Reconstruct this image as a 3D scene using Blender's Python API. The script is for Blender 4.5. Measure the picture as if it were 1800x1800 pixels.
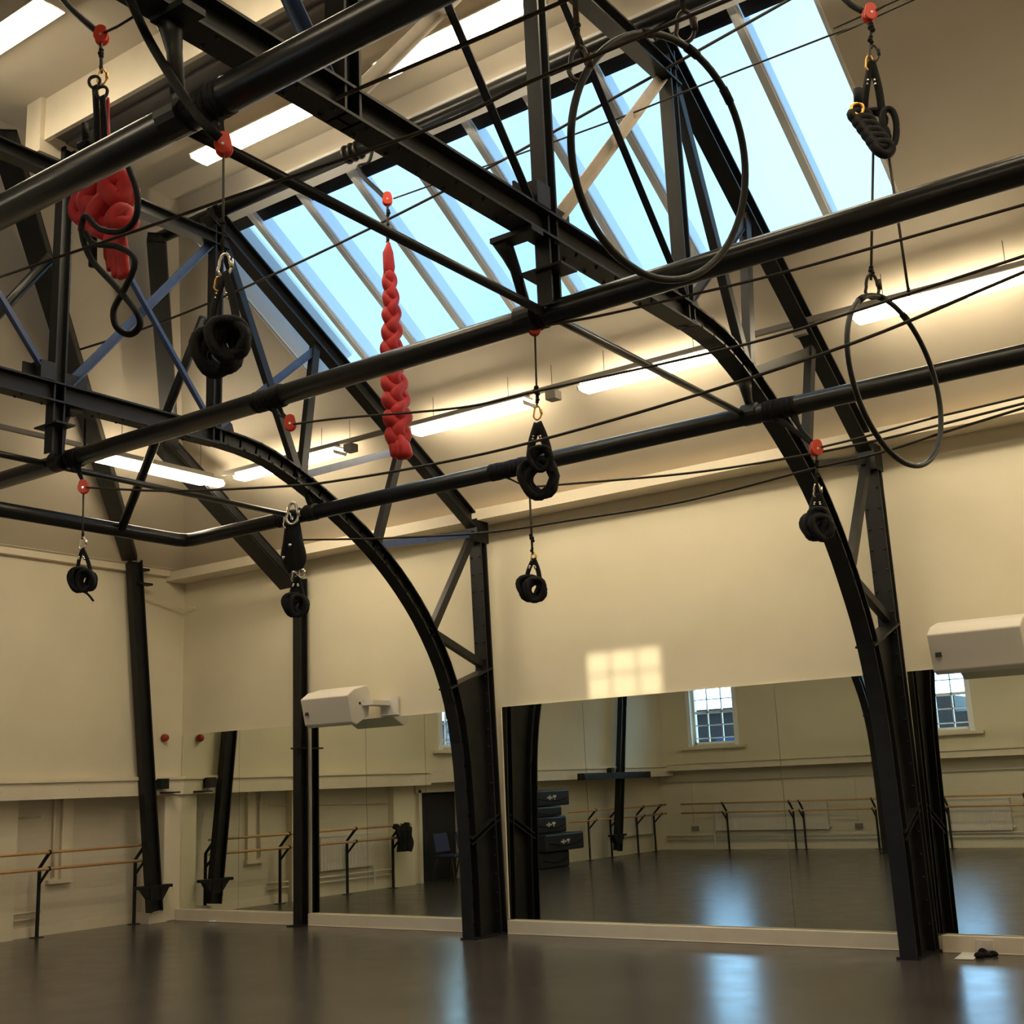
import bpy, bmesh, math, random
from mathutils import Vector as V, Matrix
random.seed(7)
SC = bpy.context.scene
COL = SC.collection
for o in list(bpy.data.objects): bpy.data.objects.remove(o)

# ------------------------------------------------------------------ camera
FPX = 2130.6                                   # focal length in pixels of the 1800 px frame
RT = V((0.8128849, 0.5809654, -0.0411998)); UP = V((0.1609834, -0.1561377, 0.9745283)); FW = V((-0.5597343, 0.7988118, 0.2204478))
CAM = V((0, 0, 1.6))
cd = bpy.data.cameras.new('camera'); cd.sensor_width = 36; cd.lens = FPX/1800*36; cd.clip_start = .05; cd.clip_end = 300
cam = bpy.data.objects.new('camera', cd); COL.objects.link(cam)
cam.matrix_world = Matrix(((RT.x, UP.x, -FW.x, CAM.x), (RT.y, UP.y, -FW.y, CAM.y), (RT.z, UP.z, -FW.z, CAM.z), (0, 0, 0, 1)))
SC.camera = cam
# ------------------------------------------------------------------ light and exposure
SC.view_settings.view_transform = 'Standard'; SC.view_settings.look = 'None'
SC.view_settings.exposure = 0.6; SC.view_settings.gamma = 1.0; SC.view_settings.use_curve_mapping = False
LAMP_STRENGTH = 19.0
LAMP_COL = (1.0, 0.845, 0.585)
W = bpy.data.worlds.new('sky'); SC.world = W; W.use_nodes = True
nt = W.node_tree; nt.nodes.clear()
wo = nt.nodes.new('ShaderNodeOutputWorld'); bg = nt.nodes.new('ShaderNodeBackground'); bg.inputs['Strength'].default_value = 1.0
tc = nt.nodes.new('ShaderNodeTexCoord'); nz = nt.nodes.new('ShaderNodeTexNoise'); nz.inputs['Scale'].default_value = 2.2; nz.inputs['Detail'].default_value = 3
cr = nt.nodes.new('ShaderNodeValToRGB'); cr.color_ramp.elements[0].position = .38; cr.color_ramp.elements[0].color = (.35, .70, 1.2, 1)
cr.color_ramp.elements[1].position = .68; cr.color_ramp.elements[1].color = (.55, .93, 1.2, 1)
nt.links.new(tc.outputs['Generated'], nz.inputs['Vector']); nt.links.new(nz.outputs['Fac'], cr.inputs['Fac'])
dp = nt.nodes.new('ShaderNodeVectorMath'); dp.operation = 'DOT_PRODUCT'; dp.inputs[1].default_value = V((-.73, -14.24, .62)).normalized()
mr = nt.nodes.new('ShaderNodeMapRange'); mr.interpolation_type = 'SMOOTHSTEP'; mr.inputs['From Min'].default_value = .45; mr.inputs['To Min'].default_value = 1; mr.inputs['To Max'].default_value = 8
ml = nt.nodes.new('ShaderNodeVectorMath'); ml.operation = 'SCALE'
nt.links.new(tc.outputs['Generated'], dp.inputs[0]); nt.links.new(dp.outputs['Value'], mr.inputs['Value']); nt.links.new(mr.outputs[0], ml.inputs['Scale'])
nt.links.new(cr.outputs['Color'], ml.inputs[0]); nt.links.new(ml.outputs[0], bg.inputs['Color']); nt.links.new(bg.outputs[0], wo.inputs[0])
sl = bpy.data.lights.new('sun', 'SUN'); sl.energy = 2.2; sl.angle = math.radians(.5); sl.color = (1, .86, .6)
sun = bpy.data.objects.new('sun', sl); COL.objects.link(sun); sun.location = (-9, -30, 6)
sun.rotation_euler = V((.73, 14.24, -.62)).to_track_quat('-Z', 'Y').to_euler()

# ------------------------------------------------------------------ point helpers
def P(u, v, x=None, y=None, z=None):
    """point of the room plane x=, y= or z= seen at photo pixel u, v"""
    d = (u-900)/FPX*RT - (v-900)/FPX*UP + FW
    if x is not None: t = (x-CAM.x)/d.x
    elif y is not None: t = (y-CAM.y)/d.y
    else: t = (z-CAM.z)/d.z
    return CAM + d*t

# ------------------------------------------------------------------ materials
def mat(name, col, rough=.5, metal=0, spec=.5, noise=0, nscale=8, bump=0, bscale=60, emit=None, es=0, sheen=0, stretch=None):
    m = bpy.data.materials.new(name); m.use_nodes = True; n = m.node_tree; b = n.nodes['Principled BSDF']
    b.inputs['Base Color'].default_value = (*col, 1); b.inputs['Roughness'].default_value = rough
    b.inputs['Metallic'].default_value = metal; b.inputs['Specular IOR Level'].default_value = spec
    if sheen: b.inputs['Sheen Weight'].default_value = sheen
    t = n.nodes.new('ShaderNodeTexCoord'); mp = n.nodes.new('ShaderNodeMapping'); n.links.new(t.outputs['Object'], mp.inputs['Vector'])
    if stretch: mp.inputs['Scale'].default_value = stretch
    if noise:
        x = n.nodes.new('ShaderNodeTexNoise'); x.inputs['Scale'].default_value = nscale; x.inputs['Detail'].default_value = 5
        n.links.new(mp.outputs[0], x.inputs['Vector'])
        r = n.nodes.new('ShaderNodeMapRange'); r.inputs['From Min'].default_value = .3; r.inputs['From Max'].default_value = .7
        r.inputs['To Min'].default_value = 1-noise; r.inputs['To Max'].default_value = 1+noise
        n.links.new(x.outputs['Fac'], r.inputs['Value'])
        mx = n.nodes.new('ShaderNodeVectorMath'); mx.operation = 'SCALE'; mx.inputs[0].default_value = col
        n.links.new(r.outputs[0], mx.inputs['Scale']); n.links.new(mx.outputs[0], b.inputs['Base Color'])
    if bump:
        x = n.nodes.new('ShaderNodeTexNoise'); x.inputs['Scale'].default_value = bscale; x.inputs['Detail'].default_value = 4
        n.links.new(mp.outputs[0], x.inputs['Vector'])
        bn = n.nodes.new('ShaderNodeBump'); bn.inputs['Strength'].default_value = bump; bn.inputs['Distance'].default_value = .01
        n.links.new(x.outputs['Fac'], bn.inputs['Height']); n.links.new(bn.outputs[0], b.inputs['Normal'])
    if emit: b.inputs['Emission Color'].default_value = (*emit, 1); b.inputs['Emission Strength'].default_value = es
    return m
M = {}
M['wall'] = mat('cream_wall_paint', (.72, .655, .50), .75, noise=.03, nscale=1.5, bump=.05, bscale=90)
M['ceil'] = mat('ceiling_paint', (.70, .62, .50), .8, noise=.03, nscale=2, bump=.06, bscale=120)
M['trim'] = mat('trim_paint', (.74, .66, .52), .5, noise=.03, nscale=5)
M['steel'] = mat('black_painted_steel', (.0085, .009, .0095), .46, spec=.35, noise=.35, nscale=7, bump=.12, bscale=45)
M['pipe'] = mat('black_gloss_pipe', (.008, .0085, .0095), .30, spec=.4, noise=.3, nscale=5, bump=.06, bscale=30)
M['bar'] = mat('sky_tinted_steel', (.035, .060, .14), .40, noise=.15, nscale=12)  # base colour carries the sky's blue reflection on dark steel
M['palebar'] = mat('pale_painted_steel', (.40, .35, .28), .5, noise=.1)
M['fabric'] = mat('black_webbing', (.004, .004, .005), .7, spec=.25, noise=.3, nscale=40, bump=.5, bscale=150)
M['rope'] = mat('dark_rope', (.03, .022, .014), .7, noise=.3, nscale=60)
M['red'] = mat('red_silk', (.42, .008, .010), .7, noise=.2, nscale=15, bump=.5, bscale=22, sheen=.05, stretch=(1, 1, .35))
M['redplastic'] = mat('red_pulley_metal', (.62, .045, .02), .35)
M['chrome'] = mat('bright_metal', (.75, .72, .68), .22, metal=1)
M['brass'] = mat('gold_metal', (.80, .45, .12), .3, metal=1)
M['wood'] = mat('beech_rail', (.55, .33, .15), .45, noise=.12, nscale=6, stretch=(1, 8, 8))
M['white'] = mat('white_plastic', (.70, .66, .60), .5)
M['grey'] = mat('grey_panel', (.20, .18, .16), .6)
M['dark'] = mat('dark_recess', (.01, .01, .012), .8)
M['frame'] = mat('white_frame_paint', (.88, .90, .92), .45)
M['blind'] = mat('dark_blind_box', (.03, .033, .04), .6)
M['navy'] = mat('navy_vinyl', (.012, .013, .02), .45)
M['blue'] = mat('blue_seat', (.015, .02, .09), .5)
M['redcap'] = mat('red_sounder', (.30, .02, .015), .4)
M['paper'] = mat('white_paper', (.85, .83, .8), .7)
M['brick'] = None
M['lamp'] = mat('lit_diffuser', (.9, .9, .9), .5, emit=LAMP_COL, es=LAMP_STRENGTH)
M['chain'] = mat('dark_metal', (.05, .04, .035), .4, metal=.8)

def brick_mat(name, c1, c2, mortar, rough=.7, scale=1.0, bump=.2, axis='YZ'):
    m = bpy.data.materials.new(name); m.use_nodes = True; n = m.node_tree; b = n.nodes['Principled BSDF']
    b.inputs['Roughness'].default_value = rough
    t = n.nodes.new('ShaderNodeTexCoord'); s = n.nodes.new('ShaderNodeSeparateXYZ'); c = n.nodes.new('ShaderNodeCombineXYZ')
    n.links.new(t.outputs['Object'], s.inputs[0])
    n.links.new(s.outputs[axis[0]], c.inputs[0]); n.links.new(s.outputs[axis[1]], c.inputs[1])
    k = n.nodes.new('ShaderNodeTexBrick'); k.inputs['Scale'].default_value = scale
    k.inputs['Color1'].default_value = (*c1, 1); k.inputs['Color2'].default_value = (*c2, 1); k.inputs['Mortar'].default_value = (*mortar, 1)
    k.inputs['Brick Width'].default_value = .23; k.inputs['Row Height'].default_value = .075; k.inputs['Mortar Size'].default_value = .006
    n.links.new(c.outputs[0], k.inputs['Vector']); n.links.new(k.outputs['Color'], b.inputs['Base Color'])
    bn = n.nodes.new('ShaderNodeBump'); bn.inputs['Strength'].default_value = bump; bn.inputs['Distance'].default_value = .004; bn.invert = True
    n.links.new(k.outputs['Fac'], bn.inputs['Height']); n.links.new(bn.outputs[0], b.inputs['Normal'])
    return m
M['brickL'] = brick_mat('painted_brick_side', (.68, .62, .50), (.665, .605, .48), (.65, .59, .47), axis='YZ')
M['brickF'] = brick_mat('painted_brick_end', (.68, .62, .50), (.665, .605, .48), (.65, .59, .47), axis='XZ')
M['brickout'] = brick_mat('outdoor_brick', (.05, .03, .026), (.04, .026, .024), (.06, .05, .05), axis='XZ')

def floor_mat():
    m = bpy.data.materials.new('sprung_vinyl_floor'); m.use_nodes = True; n = m.node_tree; b = n.nodes['Principled BSDF']
    t = n.nodes.new('ShaderNodeTexCoord')
    a = n.nodes.new('ShaderNodeTexNoise'); a.inputs['Scale'].default_value = .9; a.inputs['Detail'].default_value = 8
    n.links.new(t.outputs['Object'], a.inputs['Vector'])
    r = n.nodes.new('ShaderNodeValToRGB'); r.color_ramp.elements[0].position = .3; r.color_ramp.elements[0].color = (.050, .044, .041, 1)
    r.color_ramp.elements[1].position = .7; r.color_ramp.elements[1].color = (.072, .064, .059, 1)
    n.links.new(a.outputs['Fac'], r.inputs['Fac']); n.links.new(r.outputs[0], b.inputs['Base Color'])
    s = n.nodes.new('ShaderNodeTexNoise'); s.inputs['Scale'].default_value = 3; s.inputs['Detail'].default_value = 6
    n.links.new(t.outputs['Object'], s.inputs['Vector'])
    q = n.nodes.new('ShaderNodeMapRange'); q.inputs['To Min'].default_value = .17; q.inputs['To Max'].default_value = .30
    n.links.new(s.outputs['Fac'], q.inputs['Value']); n.links.new(q.outputs[0], b.inputs['Roughness'])
    w = n.nodes.new('ShaderNodeTexNoise'); w.inputs['Scale'].default_value = 14; w.inputs['Detail'].default_value = 3
    n.links.new(t.outputs['Object'], w.inputs['Vector'])
    bn = n.nodes.new('ShaderNodeBump'); bn.inputs['Strength'].default_value = .06; bn.inputs['Distance'].default_value = .004
    n.links.new(w.outputs['Fac'], bn.inputs['Height']); n.links.new(bn.outputs[0], b.inputs['Normal'])
    b.inputs['Specular IOR Level'].default_value = .75
    return m
M['floor'] = floor_mat()
def mirror_mat():
    m = bpy.data.materials.new('mirror_glass'); m.use_nodes = True; n = m.node_tree; b = n.nodes['Principled BSDF']
    b.inputs['Base Color'].default_value = (.80, .84, .75, 1); b.inputs['Metallic'].default_value = 1; b.inputs['Roughness'].default_value = .006
    return m
M['mirror'] = mirror_mat()
def glass_mat():
    m = bpy.data.materials.new('window_glass'); m.use_nodes = True; n = m.node_tree
    o = n.nodes['Material Output']; n.nodes.remove(n.nodes['Principled BSDF'])
    t = n.nodes.new('ShaderNodeBsdfTransparent'); t.inputs[0].default_value = (.98, .99, .99, 1)
    g = n.nodes.new('ShaderNodeBsdfGlossy'); g.inputs['Roughness'].default_value = .02; g.inputs[0].default_value = (.9, .9, .9, 1)
    f = n.nodes.new('ShaderNodeFresnel'); f.inputs[0].default_value = 1.18
    x = n.nodes.new('ShaderNodeMixShader'); n.links.new(f.outputs[0], x.inputs[0]); n.links.new(t.outputs[0], x.inputs[1]); n.links.new(g.outputs[0], x.inputs[2])
    n.links.new(x.outputs[0], o.inputs[0]); return m
M['glass'] = glass_mat()

# ------------------------------------------------------------------ mesh helpers
def link(name, bm, m, parent=None, smooth=False, bevel=0):
    me = bpy.data.meshes.new(name); bmesh.ops.recalc_face_normals(bm, faces=bm.faces); bm.to_mesh(me); bm.free()
    if isinstance(m, str): m = M[m]
    me.materials.append(m)
    if smooth:
        for p in me.polygons: p.use_smooth = True
    o = bpy.data.objects.new(name, me); COL.objects.link(o)
    if parent is not None: o.parent = parent; o.matrix_parent_inverse = parent.matrix_world.inverted()
    if bevel:
        b = o.modifiers.new('bevel', 'BEVEL'); b.width = bevel; b.segments = 2; b.limit_method = 'ANGLE'
    return o
def tag(o, label, cat, group=None):
    o['label'] = label; o['category'] = cat
    if group: o['group'] = group
    return o
def thing(name, label, cat, loc=(0, 0, 0), group=None):
    o = bpy.data.objects.new(name, None); COL.objects.link(o); o.location = loc; o.empty_display_size = .1
    o.matrix_world = Matrix.Translation(V(loc))
    return tag(o, label, cat, group)
def struct(o): o['kind'] = 'structure'; return o
def box(bm, a, b):
    a = V(a); b = V(b)
    mt = Matrix.Translation((a+b)/2) @ Matrix.Diagonal((abs(b.x-a.x), abs(b.y-a.y), abs(b.z-a.z), 1))
    bmesh.ops.create_cube(bm, size=1, matrix=mt)
def beam(bm, p, q, w, h, side=V((1, 0, 0)), off=(0, 0)):
    """rectangular bar from p to q; w across `side`, h across the third axis"""
    p = V(p); q = V(q); d = (q-p); L = d.length; d = d/L
    s = side - d*side.dot(d); s.normalize(); n = d.cross(s)
    c = (p+q)/2 + s*off[0] + n*off[1]
    mt = Matrix(((s.x, n.x, d.x, c.x), (s.y, n.y, d.y, c.y), (s.z, n.z, d.z, c.z), (0, 0, 0, 1))) @ Matrix.Diagonal((w, h, L, 1))
    bmesh.ops.create_cube(bm, size=1, matrix=mt)
def ibeam(bm, p, q, w, h, t=.016, side=V((1, 0, 0))):
    beam(bm, p, q, w, t, side, (0, h/2-t/2)); beam(bm, p, q, w, t, side, (0, -h/2+t/2)); beam(bm, p, q, t, h-.5*t, side)
def smooth_pts(pts, n=6):
    pts = [V(p) for p in pts]
    if len(pts) < 3: return pts
    out = []
    for i in range(len(pts)-1):
        a = pts[max(i-1, 0)]; b = pts[i]; c = pts[i+1]; d = pts[min(i+2, len(pts)-1)]
        for k in range(n):
            t = k/n
            out.append(.5*((2*b)+(c-a)*t+(2*a-5*b+4*c-d)*t*t+(3*b-a-3*c+d)*t**3))
    out.append(pts[-1]); return out
def tube(bm, pts, r, seg=8, closed=False, flat=None):
    """round (or flattened) tube along points; r number or list"""
    pts = [V(p) for p in pts]; N = len(pts); rs = r if isinstance(r, (list, tuple)) else [r]*N
    rings = []; ref = None
    for i in range(N):
        if closed: d = pts[(i+1) % N]-pts[i-1]
        else: d = pts[min(i+1, N-1)]-pts[max(i-1, 0)]
        if d.length < 1e-9: d = V((0, 0, 1))
        d.normalize()
        if ref is None: ref = V((1, 0, 0)) if abs(d.x) < .8 else V((0, 1, 0))
        a = ref - d*ref.dot(d)
        if a.length < 1e-5: a = d.orthogonal()
        a.normalize(); ref = a; b = d.cross(a)
        k = flat or 1
        rings.append([bm.verts.new(pts[i]+a*math.cos(6.28319*j/seg)*rs[i]+b*math.sin(6.28319*j/seg)*rs[i]*k) for j in range(seg)])
    for i in range(N if closed else N-1):
        A = rings[i]; B = rings[(i+1) % N]
        for j in range(seg): bm.faces.new((A[j], A[(j+1) % seg], B[(j+1) % seg], B[j]))
    if not closed:
        bm.faces.new(rings[0][::-1]); bm.faces.new(rings[-1])
def poly_prism(bm, pts, vec):
    """flat polygon extruded by vec"""
    A = [bm.verts.new(V(p)) for p in pts]; B = [bm.verts.new(V(p)+V(vec)) for p in pts]; n = len(pts)
    bm.faces.new(A); bm.faces.new(B[::-1])
    for i in range(n): bm.faces.new((A[i], B[i], B[(i+1) % n], A[(i+1) % n]))
def NB(): return bmesh.new()
def sbox(name, a, b, m, parent=None, bevel=0):
    bm = NB(); box(bm, a, b); return link(name, bm, m, parent, bevel=bevel)
def ball(bm, c, r, sc=(1, 1, 1)):
    bmesh.ops.create_uvsphere(bm, u_segments=14, v_segments=9, radius=1, matrix=Matrix.Translation(V(c)) @ Matrix.Diagonal((r*sc[0], r*sc[1], r*sc[2], 1)))
def cyl(bm, p, q, r, seg=20): tube(bm, [p, q], r, seg)

# ================================================================== THE ROOM
XL, YM, XR, YF = -13.96, 11.54, 4.4, -2.7     # left wall, mirror plane, right wall, far wall behind the camera
KM, KH = .636, .548
ZE, ZT = 4.77, 7.48                            # eaves and flat top of the ceiling
def zm(y): return ZE + KM*(11.56-y)
YT = 11.56-(ZT-ZE)/KM; XT = -14.0+(ZT-ZE)/KH
YC = 4.79; YT2 = 2*YC-YT; YE2 = 2*YC-11.56

struct(sbox('floor', (-14.6, -3.2, -.1), (XR+.2, 11.8, 0), 'floor'))
bm = NB(); box(bm, (-14.5, 11.56, 0), (XR+.2, 11.76, 5.0)); struct(link('wall_back', bm, 'wall'))
# left wall: overhanging upper part with a window opening, recessed painted brick below
bm = NB()
def wall_holes_x(bm, x0, x1, y0, y1, z0, z1, holes):
    ys = y0
    for (a, b, c, d) in sorted(holes):
        if a > ys: box(bm, (x0, ys, z0), (x1, a, z1))
        box(bm, (x0, a, z0), (x1, b, c)); box(bm, (x0, a, d), (x1, b, z1)); ys = b
    box(bm, (x0, ys, z0), (x1, y1, z1))
wall_holes_x(bm, -14.25, -14.0, -2.95, 11.56, 1.92, 5.0, [(4.62, 5.62, 2.34, 3.66)])
wl = struct(link('wall_left', bm, 'wall'))
bm = NB(); wall_holes_x(bm, -14.55, -14.33, -3.2, 11.56, 0, 1.93, [(4.86, 5.9, 0, 1.55)])
wb = struct(link('wall_left', bm, 'brickL'))
bm = NB()
box(bm, (-14.33, 6.2, 0), (-14.2, 6.75, 1.68)); struct(link('wall_left', bm, 'wall'))
bm = NB(); box(bm, (-14.33, 8.62, 0), (-14.2, 9.17, 1.68)); struct(link('wall_left', bm, 'wall'))
def ledge_x(x0, x1, y0, y1, z0, z1):
    bm = NB(); box(bm, (x0, y0, z0), (x1, y1, z1)); box(bm, (x1-.001, y0, z1-.045), (x1+.03, y1, z1)); 
    for k in range(int((y1-y0)/1.1)):
        yy = y0+.5+k*1.1; cyl(bm, (x1, yy, (z0+z1)/2-.02), (x1+.006, yy, (z0+z1)/2-.02), .012, 8)
    return struct(link('trim_1', bm, 'trim'))
ledge_x(-14.33, -13.92, -2.95, 5.0-.1, 1.68, 1.93); ledge_x(-14.33, -13.92, 6.05, 11.54, 1.68, 1.93)
bm = NB(); box(bm, (-14.33, 4.9, 1.72), (-13.99, 6.05, 1.93)); box(bm, (-14.33, 4.9, 1.55), (-14.28, 6.05, 1.73)); struct(link('trim_2', bm, 'trim'))
# far wall (seen in the mirrors)
bm = NB(); xs = -14.2
for (a, b) in ((-13.22, -12.14), (-7.95, -6.93)):
    box(bm, (xs, YF-.25, 1.95), (a, YF, 5.0)); box(bm, (a, YF-.25, 1.95), (b, YF, 2.36)); box(bm, (a, YF-.25, 3.68), (b, YF, 5.0)); xs = b
box(bm, (xs, YF-.25, 1.95), (XR+.2, YF, 5.0)); struct(link('wall_front', bm, 'wall'))
struct(sbox('wall_front', (-14.33, -3.2, 0), (XR+.2, -3.0, 1.96), 'brickF'))
bm = NB(); box(bm, (-14.33, -3.0, 1.79), (XR, YF+.05, 1.97)); box(bm, (-14.2, YF+.05, 1.93), (XR, YF+.08, 1.97)); struct(link('trim_3', bm, 'trim'))
struct(sbox('wall_right', (XR, -3.2, 0), (XR+.2, 11.76, 7.6), 'wall'))
# white boxed pier in the corner
bm = NB(); box(bm, (-14.33, 11.26, 0), (-13.965, 11.56, 1.68)); struct(link('trim_4', bm, 'trim', bevel=.01))
# baseboard below the mirrors, broken at the columns
for i, (a, b) in enumerate(((-13.955, -11.62), (-11.42, -8.56), (-8.33, -3.82), (-3.55, XR))):
    bm = NB(); box(bm, (a, 11.46, 0), (b, 11.56, .145)); box(bm, (a, 11.45, 0), (b, 11.46, .012))
    struct(link('baseboard_back', bm, 'trim', bevel=.004))
bm = NB(); box(bm, (-14.33, 9.17, 0), (-14.29, 11.0, .12)); box(bm, (-14.33, 11.0, 0), (-13.93, 11.3, .13)); struct(link('baseboard_left', bm, 'trim'))
# box cornice at the top of the walls
bm = NB(); box(bm, (-14.0, 11.21, 4.68), (XR, 11.56, 4.81)); struct(link('trim_5', bm, 'trim'))
bm = NB(); box(bm, (-14.0, -.6, 4.74), (-13.90, 11.3, 4.84)); box(bm, (-14.0, -.6, 4.84), (-13.86, 11.3, 4.90)); struct(link('trim_6', bm, 'trim'))
# conduit line on the left wall
bm = NB(); tube(bm, [P(247, 1052, x=-13.99), P(345, 1069, y=11.545)], .008, 6); struct(link('trim_7', bm, 'trim'))

# ceiling: two long slopes, a hip end, the flat top; the skylight is a real opening
SX0, SX1, SY0, SY1 = -9.20, -2.58, 7.62, 9.42
bm = NB()
def quad(pts): bm.faces.new([bm.verts.new(V(p)) for p in pts])
def mp(x, y): return (x, y, zm(y))
def hx(y): return -14.0+(zm(y)-ZE)/KH
quad([mp(hx(11.56), 11.56), mp(XR, 11.56), mp(XR, SY1), mp(hx(SY1), SY1)])
quad([mp(hx(SY1), SY1), mp(SX0, SY1), mp(SX0, SY0), mp(min(hx(SY0), SX0), SY0)])
quad([mp(SX1, SY1), mp(XR, SY1), mp(XR, SY0), mp(SX1, SY0)])
quad([mp(hx(SY0), SY0), mp(XR, SY0), mp(XR, YT), mp(hx(YT), YT)])
quad([(XT, YT, ZT), (XR, YT, ZT), (XR, YT2, ZT), (XT, YT2, ZT)])
quad([(XT, YT2, ZT), (XR, YT2, ZT), (XR, YE2, ZE), (-14.0, YE2, ZE)])
quad([(-14.0, 11.56, ZE), (XT, YT, ZT), (XT, YT2, ZT), (-14.0, YE2, ZE)])
quad([(-14.25, YE2, ZE), (XR, YE2, ZE), (XR, -2.95, ZE), (-14.25, -2.95, ZE)])
ce = struct(link('ceiling', bm, 'ceil'))
sm = ce.modifiers.new('solid', 'SOLIDIFY'); sm.thickness = .12; sm.offset = 1
for p in ce.data.polygons:
    if p.normal.z < 0: p.flip()
# ridge beam with a boarded underside
bm = NB(); box(bm, (-8.5, 5.40, 7.09), (XR, 5.44, ZT)); box(bm, (-8.5, 5.86, 7.05), (XR, 6.0, ZT)); box(bm, (-8.66, 5.36, 6.98), (-8.45, 6.0, ZT)); rb = struct(link('trim_8', bm, 'trim'))
bm = NB(); box(bm, (-8.45, 5.44, 7.16), (XR, 5.60, 7.2)); box(bm, (-8.45, 5.61, 7.14), (XR, 5.74, 7.2)); box(bm, (-8.45, 5.75, 7.12), (XR, 5.86, 7.2)); o = struct(link('trim_9', bm, 'grey'))

# skylight
NM = V((0, KM, 1)).normalized()
sk = bpy.data.objects.new('window_1', None); COL.objects.link(sk); sk.location = (-5.7, 8.5, zm(8.5)); struct(sk); bpy.context.view_layer.update()
bm = NB()
def mpo(x, y, o): return V(mp(x, y)) + NM*o
def slab(bm, x0, x1, y0, y1, o0, o1):
    A = [mpo(x0, y0, o0), mpo(x1, y0, o0), mpo(x1, y1, o0), mpo(x0, y1, o0)]; poly_prism(bm, A, NM*(o1-o0))
poly_prism(bm, [mpo(SX0-.03, SY0, -.01), mpo(-8.84, SY0, .34), mpo(-8.84, SY1, .34), mpo(SX0-.03, SY1, -.01)], NM*.04); slab(bm, SX1, SX1+.03, SY0, SY1, -.01, .30)
slab(bm, SX0, SX1, SY0-.17, SY0+.02, -.05, .02); slab(bm, SX0, SX1, SY0-.02, SY0+.02, .0, .3); slab(bm, SX0, SX1, SY1-.02, SY1+.04, -.03, .10)
link('window_frame', bm, 'frame', sk)
bars = [-8.40, -7.72, -7.06, -6.40, -5.70, -5.05, -4.40, -3.80, -3.16]
for x in bars:
    bm = NB(); slab(bm, x-.028, x+.028, SY0, SY1, -.01, .20); slab(bm, x-.04, x+.04, SY0, SY1, .01, .035); link('glazing_bar', bm, 'frame', sk)
ed = [-8.90]+bars+[SX1]
for a, b in zip(ed, ed[1:]):
    bm = NB(); slab(bm, a+.02, b-.02, SY0, SY1, .040, .048); link('pane', bm, 'glass', sk)
    bm = NB(); slab(bm, a+.045, b-.03, SY0+.02, SY0+.155, .05, .09); link('blind_box', bm, 'blind', sk)

# ------------------------------------------------------------------ windows in the walls
def window(n, axis, c, a, b, z0, z1, cols, rows):
    """sash window; axis 'x' = in the left wall (plane x=c), 'y' = in the far wall (plane y=c)"""
    def q(s, d, z): return (c-d, s, z) if axis == 'x' else (s, c-d, z)
    w = bpy.data.objects.new('window_%d' % n, None); COL.objects.link(w); w.location = q((a+b)/2, 0, z0); struct(w); bpy.context.view_layer.update()
    bm = NB()
    for (s0, s1, y0, y1) in ((a, a+.05, z0, z1), (b-.05, b, z0, z1), (a, b, z0, z0+.05), (a, b, z1-.05, z1)): box(bm, q(s0, .12, y0), q(s1, .22, y1))
    for (s0, s1, y0, y1) in ((a-.1, a, z0-.05, z1+.1), (b, b+.1, z0-.05, z1+.1), (a, b, z1, z1+.1)): box(bm, q(s0, -.025, y0), q(s1, 0, y1))
    link('window_frame', bm, 'frame', w)
    bm = NB()
    for i in range(1, cols): s = a+(b-a)*i/cols; box(bm, q(s-.013, .15, z0), q(s+.013, .19, z1))
    for i in range(1, rows):
        z = z0+.14+(z1-z0-.14)*(i-1)/(rows-1); h = .03 if i == 3 else .012
        box(bm, q(a, .15, z-h), q(b, .19, z+h))
    link('glazing_bar', bm, 'frame', w)
    bm = NB(); box(bm, q(a, .165, z0), q(b, .172, z1)); link('pane', bm, 'glass', w)
    bm = NB(); box(bm, q(a-.28, -.10, z0-.11), q(b+.28, 0, z0-.05)); link('window_sill', bm, 'trim', w)
window(2, 'y', YF, -13.22, -12.14, 2.36, 3.68, 3, 5)
window(3, 'y', YF, -7.95, -6.93, 2.36, 3.68, 3, 5)
window(4, 'x', -14.0, 4.62, 5.62, 2.34, 3.66, 3, 5)
# brick buildings outside the windows
t = thing('brick_building', 'brown brick building seen in the mirrors, with an added tower blocking the sun', 'building', (-16, -15, 0))
bm = NB(); box(bm, (-34, -17, -.1), (-10.6, -15, 3.75)); box(bm, (-14.5, -16.5, 3.7), (-11.9, -15.2, 7.2)); link('wall', bm, 'brickout', t)  # taller block is added to keep the sun off one far window
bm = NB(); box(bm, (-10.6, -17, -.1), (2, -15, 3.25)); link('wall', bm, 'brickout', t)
bm = NB(); box(bm, (-34, -17.2, 3.75), (-13.7, -14.8, 3.88)); link('roof', bm, 'blind', t)
for i in range(9):
    x = -29+i*2.6
    if x < -12: bm = NB(); box(bm, (x, -15.02, 1.2), (x+.9, -14.96, 2.9)); link('window', bm, 'bar', t)
t = thing('brick_outhouse', 'low brick building outside the side window', 'building', (-20, 3, 0))
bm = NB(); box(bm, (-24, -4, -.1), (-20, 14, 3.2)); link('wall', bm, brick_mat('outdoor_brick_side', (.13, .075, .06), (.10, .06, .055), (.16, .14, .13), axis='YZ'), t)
bm = NB(); box(bm, (-24.2, -4.2, 3.2), (-19.8, 14.2, 3.32)); link('roof', bm, 'blind', t)

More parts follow.
